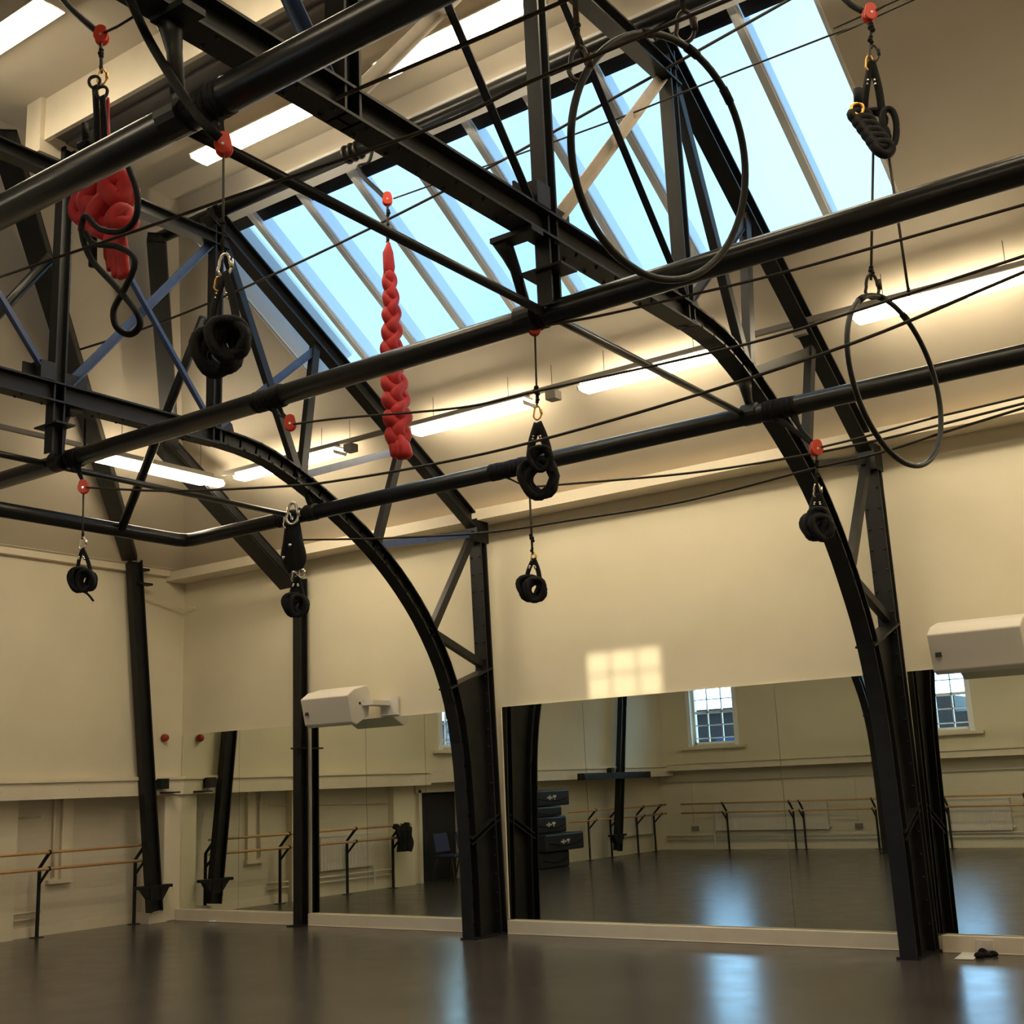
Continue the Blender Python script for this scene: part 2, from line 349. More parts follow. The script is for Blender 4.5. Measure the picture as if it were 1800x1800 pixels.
# ------------------------------------------------------------------ mirrors
segs = [(-13.955, -12.785), (-12.78, -11.62), (-11.42, -10.475), (-10.47, -9.52), (-9.515, -8.56), (-8.355, -7.245), (-7.24, -4.965), (-4.96, -3.80), (-3.62, -2.45), (-2.445, -.2), (-.195, 2.0)]
where = ['mirror panel in the room corner beside the white pier', 'mirror panel just left of the slim black post', 'mirror panel just right of the slim black post, under the left loudspeaker',
         'mirror panel in the middle of the bay between slim post and truss column', 'mirror panel against the left side of the middle truss column', 'mirror panel against the right side of the middle truss column',
         'wide mirror panel reflecting the far wall, under the patch of sunlight', 'mirror panel against the left side of the right truss column', 'mirror panel right of the right truss column, below the right loudspeaker',
         'mirror panel beyond the paper on the floor', 'last mirror panel towards the right end wall']
for (a, b), w in zip(segs, where):
    bm = NB(); box(bm, (a, 11.54, .15), (b, 11.555, 2.50)); tag(link('wall_mirror', bm, 'mirror'), w, 'mirror')
# thin white edge strips beside the columns
for x in (-8.352, -3.618): bm = NB(); box(bm, (x-.012, 11.532, .15), (x, 11.56, 2.5)); struct(link('trim_10', bm, 'trim'))

# ================================================================== ROOF TRUSSES
def truss(X, label):
    t = thing('roof_truss', label, 'roof truss', (X, YC, 0)); bpy.context.view_layer.update()
    arch = [(7.25, 4.885), (7.8, 4.845), (8.3, 4.70), (8.85, 4.46), (9.45, 4.13), (9.95, 3.74), (10.36, 3.29), (10.68, 2.75), (10.86, 2.1), (10.93, 1.3), (10.96, .6), (10.97, 0)]
    near = X > -5; KN = [(0, 0), (4, 4), (5.62, 5.74), (7.28, 7.56), (8.5, 8.70), (9.5, 9.63), (10.4, 10.42), (12, 12)]
    def L(s, y, z):
        if near and s > 0:                       # the nearer truss has slightly wider panels
            for (a, b), (c, d) in zip(KN, KN[1:]):
                if a <= y <= c: y = b+(d-b)*(y-a)/(c-a); break
        return V((X, YC+s*(y-YC), z))
    # bottom chord
    bm = NB(); ibeam(bm, L(1, 7.3, 4.885), L(-1, 7.3, 4.885), .15, .17)
    for k in range(20):
        y = 2.4+k*.24
        for s in (-.076, .076): ball(bm, (X+s*.6, y, 4.795), .011)
    link('bottom_chord', bm, 'steel', t)
    bm = NB(); ibeam(bm, L(1, 7.4, 6.85), L(-1, 7.4, 6.85), .13, .13); link('top_chord', bm, 'steel', t)
    for s in (1, -1):
        bm = NB()
        A = smooth_pts([(0, y, z) for y, z in arch], 3); A = [L(s, p.y, p.z) for p in A]
        for a, b in zip(A, A[1:]):
            d = (b-a).normalized()*.012; ibeam(bm, a-d, b+d, .15, .15)
        link('arch_rib', bm, 'steel', t)
        bm = NB(); ibeam(bm, L(s, 11.36, 4.60), L(s, 7.18, 7.12), .14, .17); box(bm, L(s, 11.2, 4.42)-V((.09, 0, 0)), L(s, 11.42, 4.7)+V((.09, 0, 0)))
        link('rafter', bm, 'steel', t)
        bm = NB(); ibeam(bm, L(s, 11.32, 4.55), L(s, 11.45, 0.0), .17, .12, .02)
        for k in range(22):
            z = .25+k*.2; y = 11.45-z*.028-.07
            for e in (-.06, .06): ball(bm, L(s, y+.0, z)+V((e, 0, 0)), .011)
        link('column_flange', bm, 'steel', t)
        # solid web plate of the lower column
        bm = NB(); ws = [L(s, p[0], p[1])-V((.008, 0, 0)) for p in [(11.42, 0), (11.36, 2.9), (10.66, 2.72), (10.86, 2.1), (10.93, 1.3), (10.97, 0)]]; poly_prism(bm, ws, (.016, 0, 0))
        beam(bm, L(s, 11.42, 2.95), L(s, 10.62, 2.68), .18, .02); beam(bm, L(s, 11.46, 1.30), L(s, 10.93, 1.05), .15, .012); beam(bm, L(s, 11.46, 1.24), L(s, 10.93, .99), .15, .012)
        link('web_plate', bm, 'steel', t)
        bm = NB(); box(bm, L(s, 10.90, 0)-V((.11, 0, 0)), L(s, 11.5, .02)+V((.11, 0, 0))); link('base_plate', bm, 'steel', t)
        bm = NB(); ibeam(bm, L(s, 7.28, 4.80), L(s, 7.28, 7.05), .11, .10)
        poly_prism(bm, [L(s, 7.22, 4.95)-V((.006, 0, 0)), L(s, 7.22, 5.22)-V((.006, 0, 0)), L(s, 7.5, 5.05)-V((.006, 0, 0)), L(s, 7.55, 4.9)-V((.006, 0, 0))], (.012, 0, 0))
        link('post', bm, 'steel', t)
        # lattice between rafter and arch rib
        for nm, a, b, w in (('lattice_bar', (7.33, 6.95), (8.38, 4.70), .075), ('lattice_bar', (8.62, 6.15), (8.42, 4.72), .085), ('lattice_bar', (9.95, 5.32), (9.52, 4.16), .085),
                            ('lattice_bar', (11.25, 4.55), (10.40, 3.30), .085), ('lattice_bar', (10.42, 3.30), (11.36, 2.98), .075)):
            bm = NB(); beam(bm, L(s, *a)+V((.03, 0, 0)), L(s, *b)+V((.03, 0, 0)), .012, w); beam(bm, L(s, *a), L(s, *b), .07, .012, off=(0, w/2)); link(nm, bm, 'steel', t)
        for a, b in (((7.33, 5.0), (8.6, 6.1)), ((8.42, 4.72), (9.95, 5.30)), ((9.52, 4.16), (11.2, 4.52))):
            bm = NB(); beam(bm, L(s, *a)+V((.01, 0, 0)), L(s, *b)+V((.01, 0, 0)), .012, .075); beam(bm, L(s, *a), L(s, *b), .05, .01, off=(0, .035)); link('lattice_bar', bm, 'bar' if X < -5 else 'steel', t)
        # crossed flat bars beside the king post
        bm = NB(); beam(bm, L(s, 5.72, 4.98)-V((.03, 0, 0)), L(s, 7.22, 6.80)-V((.03, 0, 0)), .012, .07); beam(bm, L(s, 5.72, 4.98), L(s, 7.22, 6.80), .05, .01, off=(0, .03)); link('cross_brace', bm, 'palebar' if X > -5 and s > 0 else 'bar', t)
        bm = NB(); beam(bm, L(s, 5.72, 6.80)+V((.03, 0, 0)), L(s, 7.22, 5.0)+V((.03, 0, 0)), .012, .07); beam(bm, L(s, 5.72, 6.80)+V((.05, 0, 0)), L(s, 7.22, 5.0)+V((.05, 0, 0)), .05, .01, off=(0, .03)); link('cross_brace', bm, 'bar' if X < -5 else 'steel', t)
    YK = 5.74 if near else 5.62
    bm = NB(); ibeam(bm, (X, YK, 4.38), (X, YK, 7.09), .105, .11); link('post', bm, 'steel', t)
    bm = NB(); ibeam(bm, (X, 3.96, 4.80), (X, 3.96, 7.05), .13, .12); link('post', bm, 'steel', t)
    bm = NB(); beam(bm, (X-.03, 4.04, 4.98), (X-.03, 5.54, 6.80), .012, .07); beam(bm, (X, 4.04, 4.98), (X, 5.54, 6.80), .05, .01, off=(0, .03)); link('cross_brace', bm, 'palebar' if X > -5 else 'bar', t)
    bm = NB(); beam(bm, (X+.03, 4.04, 6.80), (X+.03, 5.54, 4.98), .012, .07); beam(bm, (X+.05, 4.04, 6.80), (X+.05, 5.54, 4.98), .05, .01, off=(0, .03)); link('cross_brace', bm, 'bar' if X < -5 else 'steel', t)
    bm = NB(); box(bm, (X-.07, 3.72, 4.98), (X-.055, 4.2, 5.12)); link('gusset_plate', bm, 'palebar', t)
    bm = NB(); box(bm, (X-.15, YK-.09, 4.60), (X+.15, YK+.09, 4.615))
    box(bm, (X-.08, YK-.20, 4.97), (X+.08, YK-.06, 5.12)); box(bm, (X-.03, YK-.30, 4.97), (X-.015, YK+.30, 5.1)); link('gusset_plate', bm, 'steel', t)
    return t
truss(-8.45, 'black steel roof truss in front of the hip end, its curved column standing mid-picture')
truss(-3.68, 'nearer black steel roof truss whose curved column stands at the right')

# purlin pipes on the truss shoulders
for y, x0, lab in ((7.30, -9.45, 'round black purlin pipe along the top edge of the skylight'), (2.28, -9.45, 'round black purlin pipe on the camera side of the ridge')):
    bm = NB(); cyl(bm, (x0, y, 7.16), (XR-.02, y, 7.16), .062); tag(link('purlin_pipe', bm, 'pipe', smooth=True), lab, 'pipe')
# hip-end beams under the ceiling, slim post and wall stanchions
def hipbeam(name, p, q, w, h, side, lab):
    bm = NB(); beam(bm, p, q, w, h, V(side)); s = V(side); 
    ibeam(bm, p, q, w, h+.05, .012, V(side)); return tag(link(name, bm, 'steel'), lab, 'steel beam')
D1 = V((1, 1, 0)).normalized()
hipbeam('hip_beam', (-13.78, 10.42, 4.93), (-8.9, 5.3, 7.25), .20, .12, (1, 1, 0), 'broad black steel beam slanting up from the left wall stanchion to the ridge')
hipbeam('hip_beam', (-11.85, 9.55, 5.72), (-9.25, 7.2, 7.1), .18, .10, (1, 1, 0), 'shorter black hip beam rising behind the red silk knot')
hipbeam('jack_rafter', (-11.58, 11.32, 4.34), (-11.68, 9.25, 5.90), .30, .10, (1, 0, 0), 'wide black rafter slanting down to the top of the slim post')
hipbeam('hip_beam', (-13.75, -.7, 4.72), (-9.3, 2.7, 7.05), .20, .10, (1, -1, 0), 'black steel hip beam on the camera side of the hip end')
t = thing('steel_post', 'slim black post on the mirror wall between corner and middle truss', 'column', (-11.52, 11.42, 0))
bm = NB(); ibeam(bm, (-11.52, 11.44, 0), (-11.52, 11.44, 4.42), .13, .14, .02); link('shaft', bm, 'steel', t)
bm = NB(); box(bm, (-11.63, 11.3, 0), (-11.41, 11.55, .015)); link('base_plate', bm, 'steel', t)
bm = NB(); box(bm, (-11.56, 11.30, 2.18), (-11.44, 11.50, 2.20)); link('bracket', bm, 'steel', t)
def wall_stanchion(yb, yt, lab, cross=False):
    t = thing('wall_stanchion', lab, 'column', (-13.8, yb, .15))
    bm = NB(); ibeam(bm, (-13.85, yb, .16), (-13.84, yt, 5.0), .12, .20, .02, V((1, 0, 0))); link('shaft', bm, 'steel', t)
    bm = NB(); s = 1
    box(bm, (-13.93, yb-.30, .46), (-13.78, yb+.24, .50)); poly_prism(bm, [(-13.9, yb-.24, .46), (-13.9, yb+.20, .46), (-13.9, yb+.09, .30), (-13.9, yb-.10, .30)], (.1, 0, 0)); link('base_bracket', bm, 'steel', t)
    bm = NB(); box(bm, (-13.93, yb+.02, 1.76), (-13.80, yb+.16, 1.90)); box(bm, (-13.93, yb+.1, 1.70), (-13.78, yb+.34, 1.72)); link('bracket', bm, 'steel', t)
    if cross: bm = NB(); box(bm, (-13.93, yb-1.45, 1.66), (-13.74, yb+1.35, 1.80)); link('cross_beam', bm, 'steel', t)
    bm = NB(); box(bm, (-13.9, yt+.06, 4.55), (-13.78, yt+.30, 4.58)); box(bm, (-13.9, yt+.1, 4.75), (-13.78, yt+.24, 4.78)); link('bracket', bm, 'steel', t)
wall_stanchion(11.03, 10.52, 'black steel stanchion leaning against the left wall beside the barre')
wall_stanchion(-.1, -.95, 'black stanchion with a cross beam, seen only in the wide mirror', True)

# ================================================================== RIGGING GRID
ZR, RP = 4.37, .074
X0, YA, YB, YCc = -10.42, 2.98, 5.79, 8.60
def pipe_obj(name, pts, r, lab, m='pipe', cat='pipe', seg=24):
    bm = NB(); tube(bm, pts, r, seg); return tag(link(name, bm, m, smooth=True), lab, cat)
pipe_obj('rig_pipe', [(XR-.02, YCc, ZR), (X0+.35, YCc, ZR), (X0+.12, YCc, ZR), (X0+.035, YCc-.035, ZR), (X0, YCc-.12, ZR), (X0, YCc-.35, ZR), (X0, YA-.3, ZR)], RP, 'long black rig pipe nearest the mirror wall, bent at its left corner')
pipe_obj('rig_pipe', [(X0+RP, YB, ZR), (XR-.02, YB, ZR)], RP, 'middle black rig pipe crossing in front of the skylight')
pipe_obj('rig_pipe', [(X0+RP, YA, ZR), (XR-.02, YA, ZR)], RP, 'nearest thick black rig pipe crossing the top left corner')
pipe_obj('tie_pipe', [(-3.73, YA, ZR), (-3.73, YCc, ZR)], .027, 'thin black tie pipe crossing the rig under the nearer truss')
pipe_obj('tie_pipe', [(-8.72, 3.0, ZR), (-8.72, YCc, ZR)], .027, 'thin black tie pipe crossing the rig under the far truss')
pipe_obj('brace_pipe', [(-10.36, 7.72, ZR), (-8.52, 7.2, 6.05)], .045, 'slanting black brace pipe beside the lit left lamp')
pipe_obj('brace_pipe', [(-10.36, 4.9, ZR), (-8.52, 5.56, 6.10)], .045, 'slanting black brace pipe at the left edge of the picture')
# drop hangers from the trusses to the pipes
def hanger(X, y, y2, lab):
    t = thing('drop_hanger', lab, 'hanger', (X, y, 4.8))
    if y > 7.5: bm = NB(); box(bm, (X-.09, y-.08, 4.60), (X+.09, y+.08, 4.63))
    else: bm = NB(); box(bm, (X-.045, y-.06, 4.765), (X+(.26 if abs(X+3.86) < .01 else .16), y+.06, 4.797)); link('clamp', bm, 'steel', t)
    zt = 4.79 if y < 7.5 else 4.62
    bm = NB(); tube(bm, [(X, y, zt), (X, y+(y2-y)*.3, zt-.07), (X, y+(y2-y)*.55, zt-.14), (X, y2, ZR+.05)], [.06, .045, .034, .032], 12); link('rod', bm, 'steel', t, smooth=True)
    bm = NB(); cyl(bm, (X-.06, y2, ZR), (X+.06, y2, ZR), RP+.012, 18); link('pipe_collar', bm, 'steel', t)
for X, nm in ((-8.47, 'far'), (-3.68, 'nearer')):
    hanger(X-.18 if X > -5 else X-.10, 5.52 if X > -5 else YB, YB-.03, 'black drop hanger holding the middle rig pipe under the %s truss' % nm)
    hanger(X, 8.50, YCc-.02, 'black drop hanger holding the mirror-side rig pipe under the %s truss' % nm)
    hanger(X, 2.9, YA-.02, 'black drop hanger holding the nearest rig pipe under the %s truss' % nm)

# ================================================================== LAMPS
def lamp(c, L, axis, lab, grp, w=.23, top=None, side=True):
    """surface batten: housing, lit diffuser, end caps, suspension wires"""
    c = V(c); t = thing('batten_light', lab, 'ceiling light', c, grp); bpy.context.view_layer.update()
    def q(a, b, z): return (c.x+a, c.y+b, c.z+z) if axis == 'x' else (c.x+b, c.y+a, c.z+z)
    bm = NB(); h = L/2
    lo = [(-w/2+.03, .078), (w/2-.03, .078), (w/2, .038)] if top is not None and side else [(-w/2+.008, .036), (w/2-.008, .036)]
    def prof(bm, a0, a1, pts): poly_prism(bm, [q(a0, b, z) for b, z in pts], V(q(a1, 0, 0))-V(q(a0, 0, 0)))
    prof(bm, -h, h, [(-w/2+.028, .0785), (w/2-.028, .0785), (w/4, .100), (-w/4, .100)] if top is not None and side else [(-w/2, .0365), (w/2, .0365), (w/4, .100), (-w/4, .100)]); link('housing', bm, 'white', t)
    bm = NB(); prof(bm, -h+.015, h-.015, lo+[(w/2-.03, 0), (.012, -.008), (0, .0), (-.012, -.008), (-w/2+.03, 0)]); link('diffuser', bm, 'lamp', t)
    for s in (-1, 1):
        bm = NB(); a = s*h; prof(bm, a-.008, a+.008, [(-w/2, .04), (w/2, .04), (w/2-.02, 0), (-w/2+.02, 0)]); link('end_cap', bm, 'white', t)
    if top is not None:
        for s in (-.33, .33): bm = NB(); tube(bm, [q(s*L, 0, .08), q(s*L, 0, top-c.z)], .003, 5); link('suspension_wire', bm, 'chain', t)
    return t
LZ = 5.42; LY = 9.94
row = [(-11.05, -9.36), (-8.22, -6.69), (-6.03, -4.53), (-3.22, -1.68), (-1.0, .55), (1.8, 3.35)]  # last two are out of view, added for their light
labs = ['short-looking lit batten light cut by the far truss, left end of the mirror-side row', 'lit batten light right of the red braided silk', 'lit batten light between braided silk and nearer truss',
        'lit batten light behind the right hoop', 'lit batten light added unseen beyond the right hoop, out to the right', 'last lit batten light, added unseen to the mirror-side row']
for (a, b), l in zip(row, labs): lamp(((a+b)/2, LY, LZ), b-a, 'x', l, 'batten lights hung over the mirror side', top=zm(LY))
lamp((-11.5, 9.12, LZ), 1.78, 'y', 'lit batten light over the left wall, running across the others', 'batten lights hung by the left wall', top=ZE+KH*(2.5))
for x0, l in ((-8.05, 'lit batten light above the hanging ropes, left of the red pulley'), (-5.82, 'lit batten light left of the king post, above the skylight'), (-3.3, 'lit batten light added unseen above the skylight, beyond the nearer truss'), (-.9, 'third lit batten light, added unseen to the row beside the skylight'), (1.5, 'end batten light, added unseen to the row beside the skylight')):  # last three are out of view, added for their light
    lamp((x0+.78, 6.72, 7.3), 1.56, 'x', l, 'batten lights on the flat ceiling by the skylight')
for x0, l in ((-8.65, 'lit batten light in the top left corner of the picture'), (-6.4, 'batten light added unseen beyond the ridge beam, above the picture'), (-3.9, 'batten light added unseen beyond the ridge beam near the nearer truss'), (-.9, 'batten light added unseen beyond the ridge beam, above the camera'), (1.5, 'end batten light added unseen beyond the ridge beam')):  # all but the first are out of view, added for lighting
    lamp((x0+.78, 4.57, 7.3), 1.56, 'x', l, 'batten lights on the flat ceiling beyond the ridge')
for x0, l in ((-10.2, 'furthest left unseen batten light added over the far wall side'), (-7.2, 'second unseen batten light from the left, added over the far wall side'), (-4.2, 'third unseen batten light from the left, added over the far wall side'), (-.9, 'right unseen batten light added over the far wall side')):  # whole row is unseen, added to light the left and far walls
    lamp((x0+.78, 1.27, LZ), 1.56, 'x', l, 'unseen batten lights added to light the camera side', top=zm(LY), side=False)
# trunking that carries the hung rows
def trunking(pts, lab):
    bm = NB()
    for a, b in zip(pts, pts[1:]): beam(bm, a, b, .05, .045, V((0, 0, 1)))
    return tag(link('lighting_trunking', bm, 'grey'), lab, 'trunking')
trunking([(-11.35, LY, LZ+.135), (XR-.02, LY, LZ+.135)], 'grey trunking carrying the row of lights near the mirrors')
trunking([(-11.5, LY-.05, LZ+.135), (-11.5, 1.3, LZ+.135)], 'grey trunking carrying the lights along the left wall')
for x in (-9.2, -6.4, -3.72):
    t = thing('junction_box', {-9.2: 'small grey box on the trunking beside the short lamp', -6.4: 'small grey box on the trunking above the carabiner', -3.72: 'small grey box on the trunking by the nearer truss'}[x], 'junction box', (x, LY, LZ+.1))
    bm = NB(); box(bm, (x-.05, LY-.06, LZ+.0), (x+.07, LY+.06, LZ+.09)); link('cover', bm, 'grey', t); bm = NB(); tube(bm, [(x, LY, LZ+.13), (x, LY, zm(LY))], .003, 5); link('suspension_wire', bm, 'chain', t)

# ================================================================== ROPES ALONG THE RIG
def cable(px, y, r, lab, x_end=True, m='rope'):
    pts = [P(u, v, y=yy) for (u, v), yy in zip(px, y if isinstance(y, list) else [y]*len(px))]
    if x_end:
        a, b = pts[-2], pts[-1]; d = (b-a)/(b.x-a.x); pts.append(b+d*(XR-.01-b.x))
    bm = NB(); tube(bm, smooth_pts(pts, 5), r, 7); return tag(link('rig_rope', bm, m, smooth=True), lab, 'rope')
cable([(-10, 490), (250, 402), (400, 349), (747, 229), (933, 143), (1057, 93), (1200, 33)], 3.3, .0075, 'dark rope running under the nearest rig pipe across the red knot')
cable([(-10, 657), (187, 600), (367, 533), (600, 426), (847, 301), (1047, 190), (1167, 123), (1240, 82)], 7.46, .012, 'thick dark rope sagging across the skylight')
cable([(692, 349), (1060, 218), (1237, 148), (1520, 38), (1605, 0)], 7.02, .007, 'thin rope from the braided silk pulley across the skylight')
cable([(588, 174), (700, 126), (933, 27), (990, 2)], 3.2, .008, 'dark rope crossing in front of the long lamp at the top')
cable([(948, 574), (1050, 556), (1200, 522), (1400, 473), (1800, 360)], 5.78, .008, 'rope from the red pulley on the middle pipe out to the right')
cable([(514, 746), (600, 735), (807, 717), (947, 687), (1300, 608), (1510, 545), (1800, 450)], 5.75, .008, 'rope sagging from the wrapped left end of the middle pipe')
cable([(152, 857), (300, 863), (500, 855), (600, 844), (757, 817), (933, 778), (1200, 702), (1500, 603), (1720, 512), (1800, 478)], 5.7, .009, 'long rope sagging from the pulley at the left across the room')
cable([(945, 855), (973, 853), (1200, 833), (1370, 808), (1560, 770), (1800, 709)], 8.55, .010, 'rope from the loop on the mirror-side pipe, above the cornice')
cable([(525, 949), (600, 948), (680, 946), (847, 937), (1000, 915), (1200, 882), (1433, 823), (1543, 797), (1650, 763), (1800, 717)], 8.5, .010, 'lowest long rope sagging along the wall cornice')
cable([(1440, 787), (1523, 767), (1647, 733), (1800, 697)], 8.45, .009, 'short rope from the right red pulley over the right hoop')
cable([(1535, 22), (1560, 8), (1600, -10)], 6.7, .006, 'rope rising right from the top right pulley')

# ================================================================== HANGING GEAR
def pxr(n, p, k=1.0):                     # size in metres of n photo pixels at the distance of point p
    return n*((V(p)-CAM).dot(FW))/FPX*k
def pulley(p, s, lab, name='pulley'):
    """red rescue pulley: two cheek plates, wheel and eye"""
    p = V(p); t = thing(name, lab, 'pulley', p); a = V((.75, .66, 0)).normalized(); b = V((-.66, .75, 0))
    for e in (-1, 1):
        bm = NB(); c = p+b*e*s*.28; mt = Matrix(((a.x, b.x, 0, c.x), (a.y, b.y, 0, c.y), (0, 0, 1, c.z), (0, 0, 0, 1)))
        pts = [(math.cos(k/16*6.283)*s*.5, 0, math.sin(k/16*6.283)*s*.55+(s*.25 if math.sin(k/16*6.283) > .5 else 0)) for k in range(16)]
        poly_prism(bm, [mt @ V(q)-b*s*.06 for q in pts], b*s*.12); link('cheek_plate', bm, 'redplastic', t, bevel=.003)
    bm = NB(); tube(bm, [p-b*s*.2, p-b*s*.05, p+b*s*.05, p+b*s*.2], [s*.42, s*.3, s*.3, s*.42], 16); wh = link('wheel', bm, 'redplastic', t)
    bm = NB(); tube(bm, [p-b*s*.38, p+b*s*.38], s*.1, 10); link('axle', bm, 'chrome', wh)
    return t
def carabiner(top, h, lab, m='chrome', tilt=.2):
    """oval steel link with a gate, hanging from `top`"""
    top = V(top); t = thing('carabiner', lab, 'carabiner', top); a = V((.8, .6, 0)).normalized()*1.0 + V((0, 0, tilt)); a.normalize()
    w = h*.30; pts = [top-V((0, 0, h/2)) + a*math.cos(k/18*6.283)*w*(1 if math.sin(k/18*6.283) < 0 else .75) + V((0, 0, 1))*math.sin(k/18*6.283)*h/2 for k in range(18)]
    bm = NB(); tube(bm, pts, h*.065, 8, closed=True); bo = link('body', bm, m, t, smooth=True)
    bm = NB(); c = top-V((0, 0, h/2))+a*w*.98; tube(bm, [c-V((0, 0, h*.2)), c+V((0, 0, h*.2))], h*.095, 8); link('gate', bm, m, bo, smooth=True)
    return t
def hang_rope(a, b, r, lab, knots=(), name='hanging_rope', m='rope'):
    a = V(a); b = V(b); t = thing(name, lab, 'rope', a)
    bm = NB(); tube(bm, [a, b], r, 8); co = link('cord', bm, m, t, smooth=True)
    for k, s in knots:
        c = a.lerp(b, k); bm = NB()
        for i in range(3): ball(bm, c+V((random.uniform(-.3, .3)*s, 0, (i-1)*s*.7)), s*(.62-.1*abs(i-1)), (1, 1, .9))
        link('knot', bm, 'fabric', co, smooth=True)
    return t
def loop_pts(c, rx, rz, yaw, pitch, n=22, wob=.05, ph=0):
    a = V((math.cos(yaw), math.sin(yaw), 0)); u = V((-math.sin(yaw)*math.sin(pitch), math.cos(yaw)*math.sin(pitch), math.cos(pitch)))
    nn = a.cross(u); out = []
    for k in range(n):
        q = k/n*6.28319; w = 1+wob*math.sin(3*q+ph)
        out.append(V(c)+a*math.cos(q)*rx*w+u*math.sin(q)*rz*w+nn*math.sin(2*q+ph)*wob*rx)
    return out
VIEW = math.atan2(RT.y, RT.x)                 # loops roughly face the middle of the room
def strap_bundle(top, px_c, y, rpx, lab, n=4, offs=((0, 0),), strap_px=5, rings=True, thick=.22, grp=None, dangle=None):
    """coiled padded loops of black webbing hanging by two straps from point top"""
    top = V(top); t = thing('strap_bundle', lab, 'aerial strap', top, grp)
    c0 = P(*px_c, y=y)
    for (dx, dy, s) in offs:
        c = P(px_c[0]+dx, px_c[1]+dy, y=y+random.uniform(-.03, .03)); R = pxr(rpx, c)*s
        bm = NB(); 
        for k in range(n):
            rr = R*(1-.07*k); tube(bm, loop_pts(c+V((0, (k-n/2)*R*.16, -R*.02*k)), rr*.82, rr*.95, VIEW+random.uniform(-.35, .35), random.uniform(-.15, .15), wob=.10, ph=k*1.7), R*thick*.78, 9, closed=True)
        link('coiled_loop', bm, 'fabric', t, smooth=True)
    for s in (-1, 1):
        q = P(px_c[0]+s*rpx*.55, px_c[1]-rpx*.5, y=y)
        m = (top*.5+q*.5)+RT*s*pxr(rpx, q)*.10
        bm = NB(); tube(bm, smooth_pts([top, m, q, q-V((0, 0, pxr(rpx*.6, q)))], 5), pxr(strap_px, q), 8, flat=.45); st = link('strap', bm, 'fabric', t, smooth=True)
        bm = NB(); 
        for k in (.35, .42): 
            cc = top.lerp(q, k); ball(bm, cc-V((.0, .015, 0)), pxr(2.2, q))
        link('rivet', bm, 'chrome', st, smooth=True)
    if dangle:
        bm = NB(); tube(bm, smooth_pts([P(u, v, y=y) for u, v in dangle], 4), pxr(2.0, c0), 6); link('loose_end', bm, 'fabric', t, smooth=True)
    return t
def sling(a, b, r, lab, pipe=None, w=.16, pr=RP, knobs=6):
    """black webbing wrapped round a pipe with a tail running to the pulley"""
    a = V(a); b = V(b)
    if a.z < 5.2: a = V((P(*pipe, z=ZR).x if pipe else a.x, min((YA, YB, YCc), key=lambda yy: abs(yy-a.y)), ZR))
    t = thing('webbing_sling', lab, 'sling', a)
    bm = NB()
    for k in range(knobs):
        x = a.x-w/2+w*k/(knobs-1); e = random.uniform(.003, .012)
        tube(bm, [(x-w/knobs*.55, a.y, a.z), (x+w/knobs*.55, a.y, a.z)], [pr+e, pr+e*.7], 18)
    link('wrap', bm, 'fabric', t, smooth=True)
    s = a-V((0, 0, pr*.9)); m = s.lerp(b, .5)+V((0, 0, .01))
    for e in (-1, 1):
        bm = NB(); tube(bm, smooth_pts([s+V((e*w*.35, 0, .04)), m+V((e*w*.12, 0, 0)), b+V((0, 0, .01))], 4), [r*1.5]*3+[r]*6, 8, flat=.5); link('tail', bm, 'fabric', t, smooth=True)
    return t

# -- b: gear under the nearest pipe (red pulley, rope, links, padded straps)
pb = P(393, 258, y=2.98); sling(P(378, 172, y=2.98), pb+V((0, 0, .03)), .012, 'black webbing wrapped round the nearest rig pipe', w=.12)
pulley(pb, .072, 'red pulley under the nearest rig pipe, in front of the lamp')
rb2 = P(391, 448, y=2.98); hang_rope(pb-V((0, 0, .03)), P(392, 440, y=2.98), .005, 'thin rope dropping from the nearest red pulley', [(.72, .018), (.93, .016)])
bm = NB(); tube(bm, smooth_pts([P(225, -10, x=-3.6), P(262, 70, y=2.9), P(320, 165, y=2.86), P(358, 215, y=2.87), P(386, 243, y=2.93)], 6), .020, 8, flat=.45); tag(link('webbing_sling', bm, 'fabric', smooth=True), 'long black strap slanting from the truss over the nearest pipe to its pulley', 'sling')
carabiner(P(395, 446, y=2.98), .095, 'bright steel link above the big padded straps'); carabiner(P(384, 486, y=2.97), .06, 'small gold link clipped to the big padded straps', 'brass')
strap_bundle(P(395, 480, y=2.98), (394, 610), 2.98, 44, 'big black padded straps coiled under the nearest pulley', 4, ((-6, 8, .95), (14, -14, .85)), 10, thick=.30)

# -- a: red silk tied in a big knot behind the nearest pipe
pa = P(178, 65, y=3.95)
bm = NB(); tube(bm, smooth_pts([P(80, -40, z=7.47), P(118, 8, y=4.15), P(150, 38, y=4.0), P(172, 56, y=3.95)], 5), .022, 8, flat=.5); tube(bm, [P(182, 58, y=3.95), P(206, 47, y=3.9), P(250, 20, y=3.7)], .008, 6); tag(link('webbing_sling', bm, 'fabric', smooth=True), 'black strap carrying the pulley of the knotted red silk', 'sling')
pulley(pa, .085, 'dark red pulley at the top left, over the knotted silk')
hang_rope(pa-V((0, 0, .04)), P(178, 128, y=3.95), .010, 'short dark cord with a swivel above the knotted silk', [(.35, .03), (.8, .018)])
carabiner(P(180, 122, y=3.95), .10, 'gold oval link above the knotted silk', 'brass')
t = thing('aerial_silk', 'red aerial silk tied in a fat knot with a loose tail', 'aerial silk', P(185, 150, y=3.95))
bm = NB(); tube(bm, smooth_pts([P(190, 172, y=3.95), P(184, 230, y=3.95), P(186, 300, y=3.95), P(190, 340, y=3.95)], 5), [.010+.035*min(1, k/6) for k in range(16)], 12, flat=.7); link('neck', bm, 'red', t, smooth=True)
bm = NB()
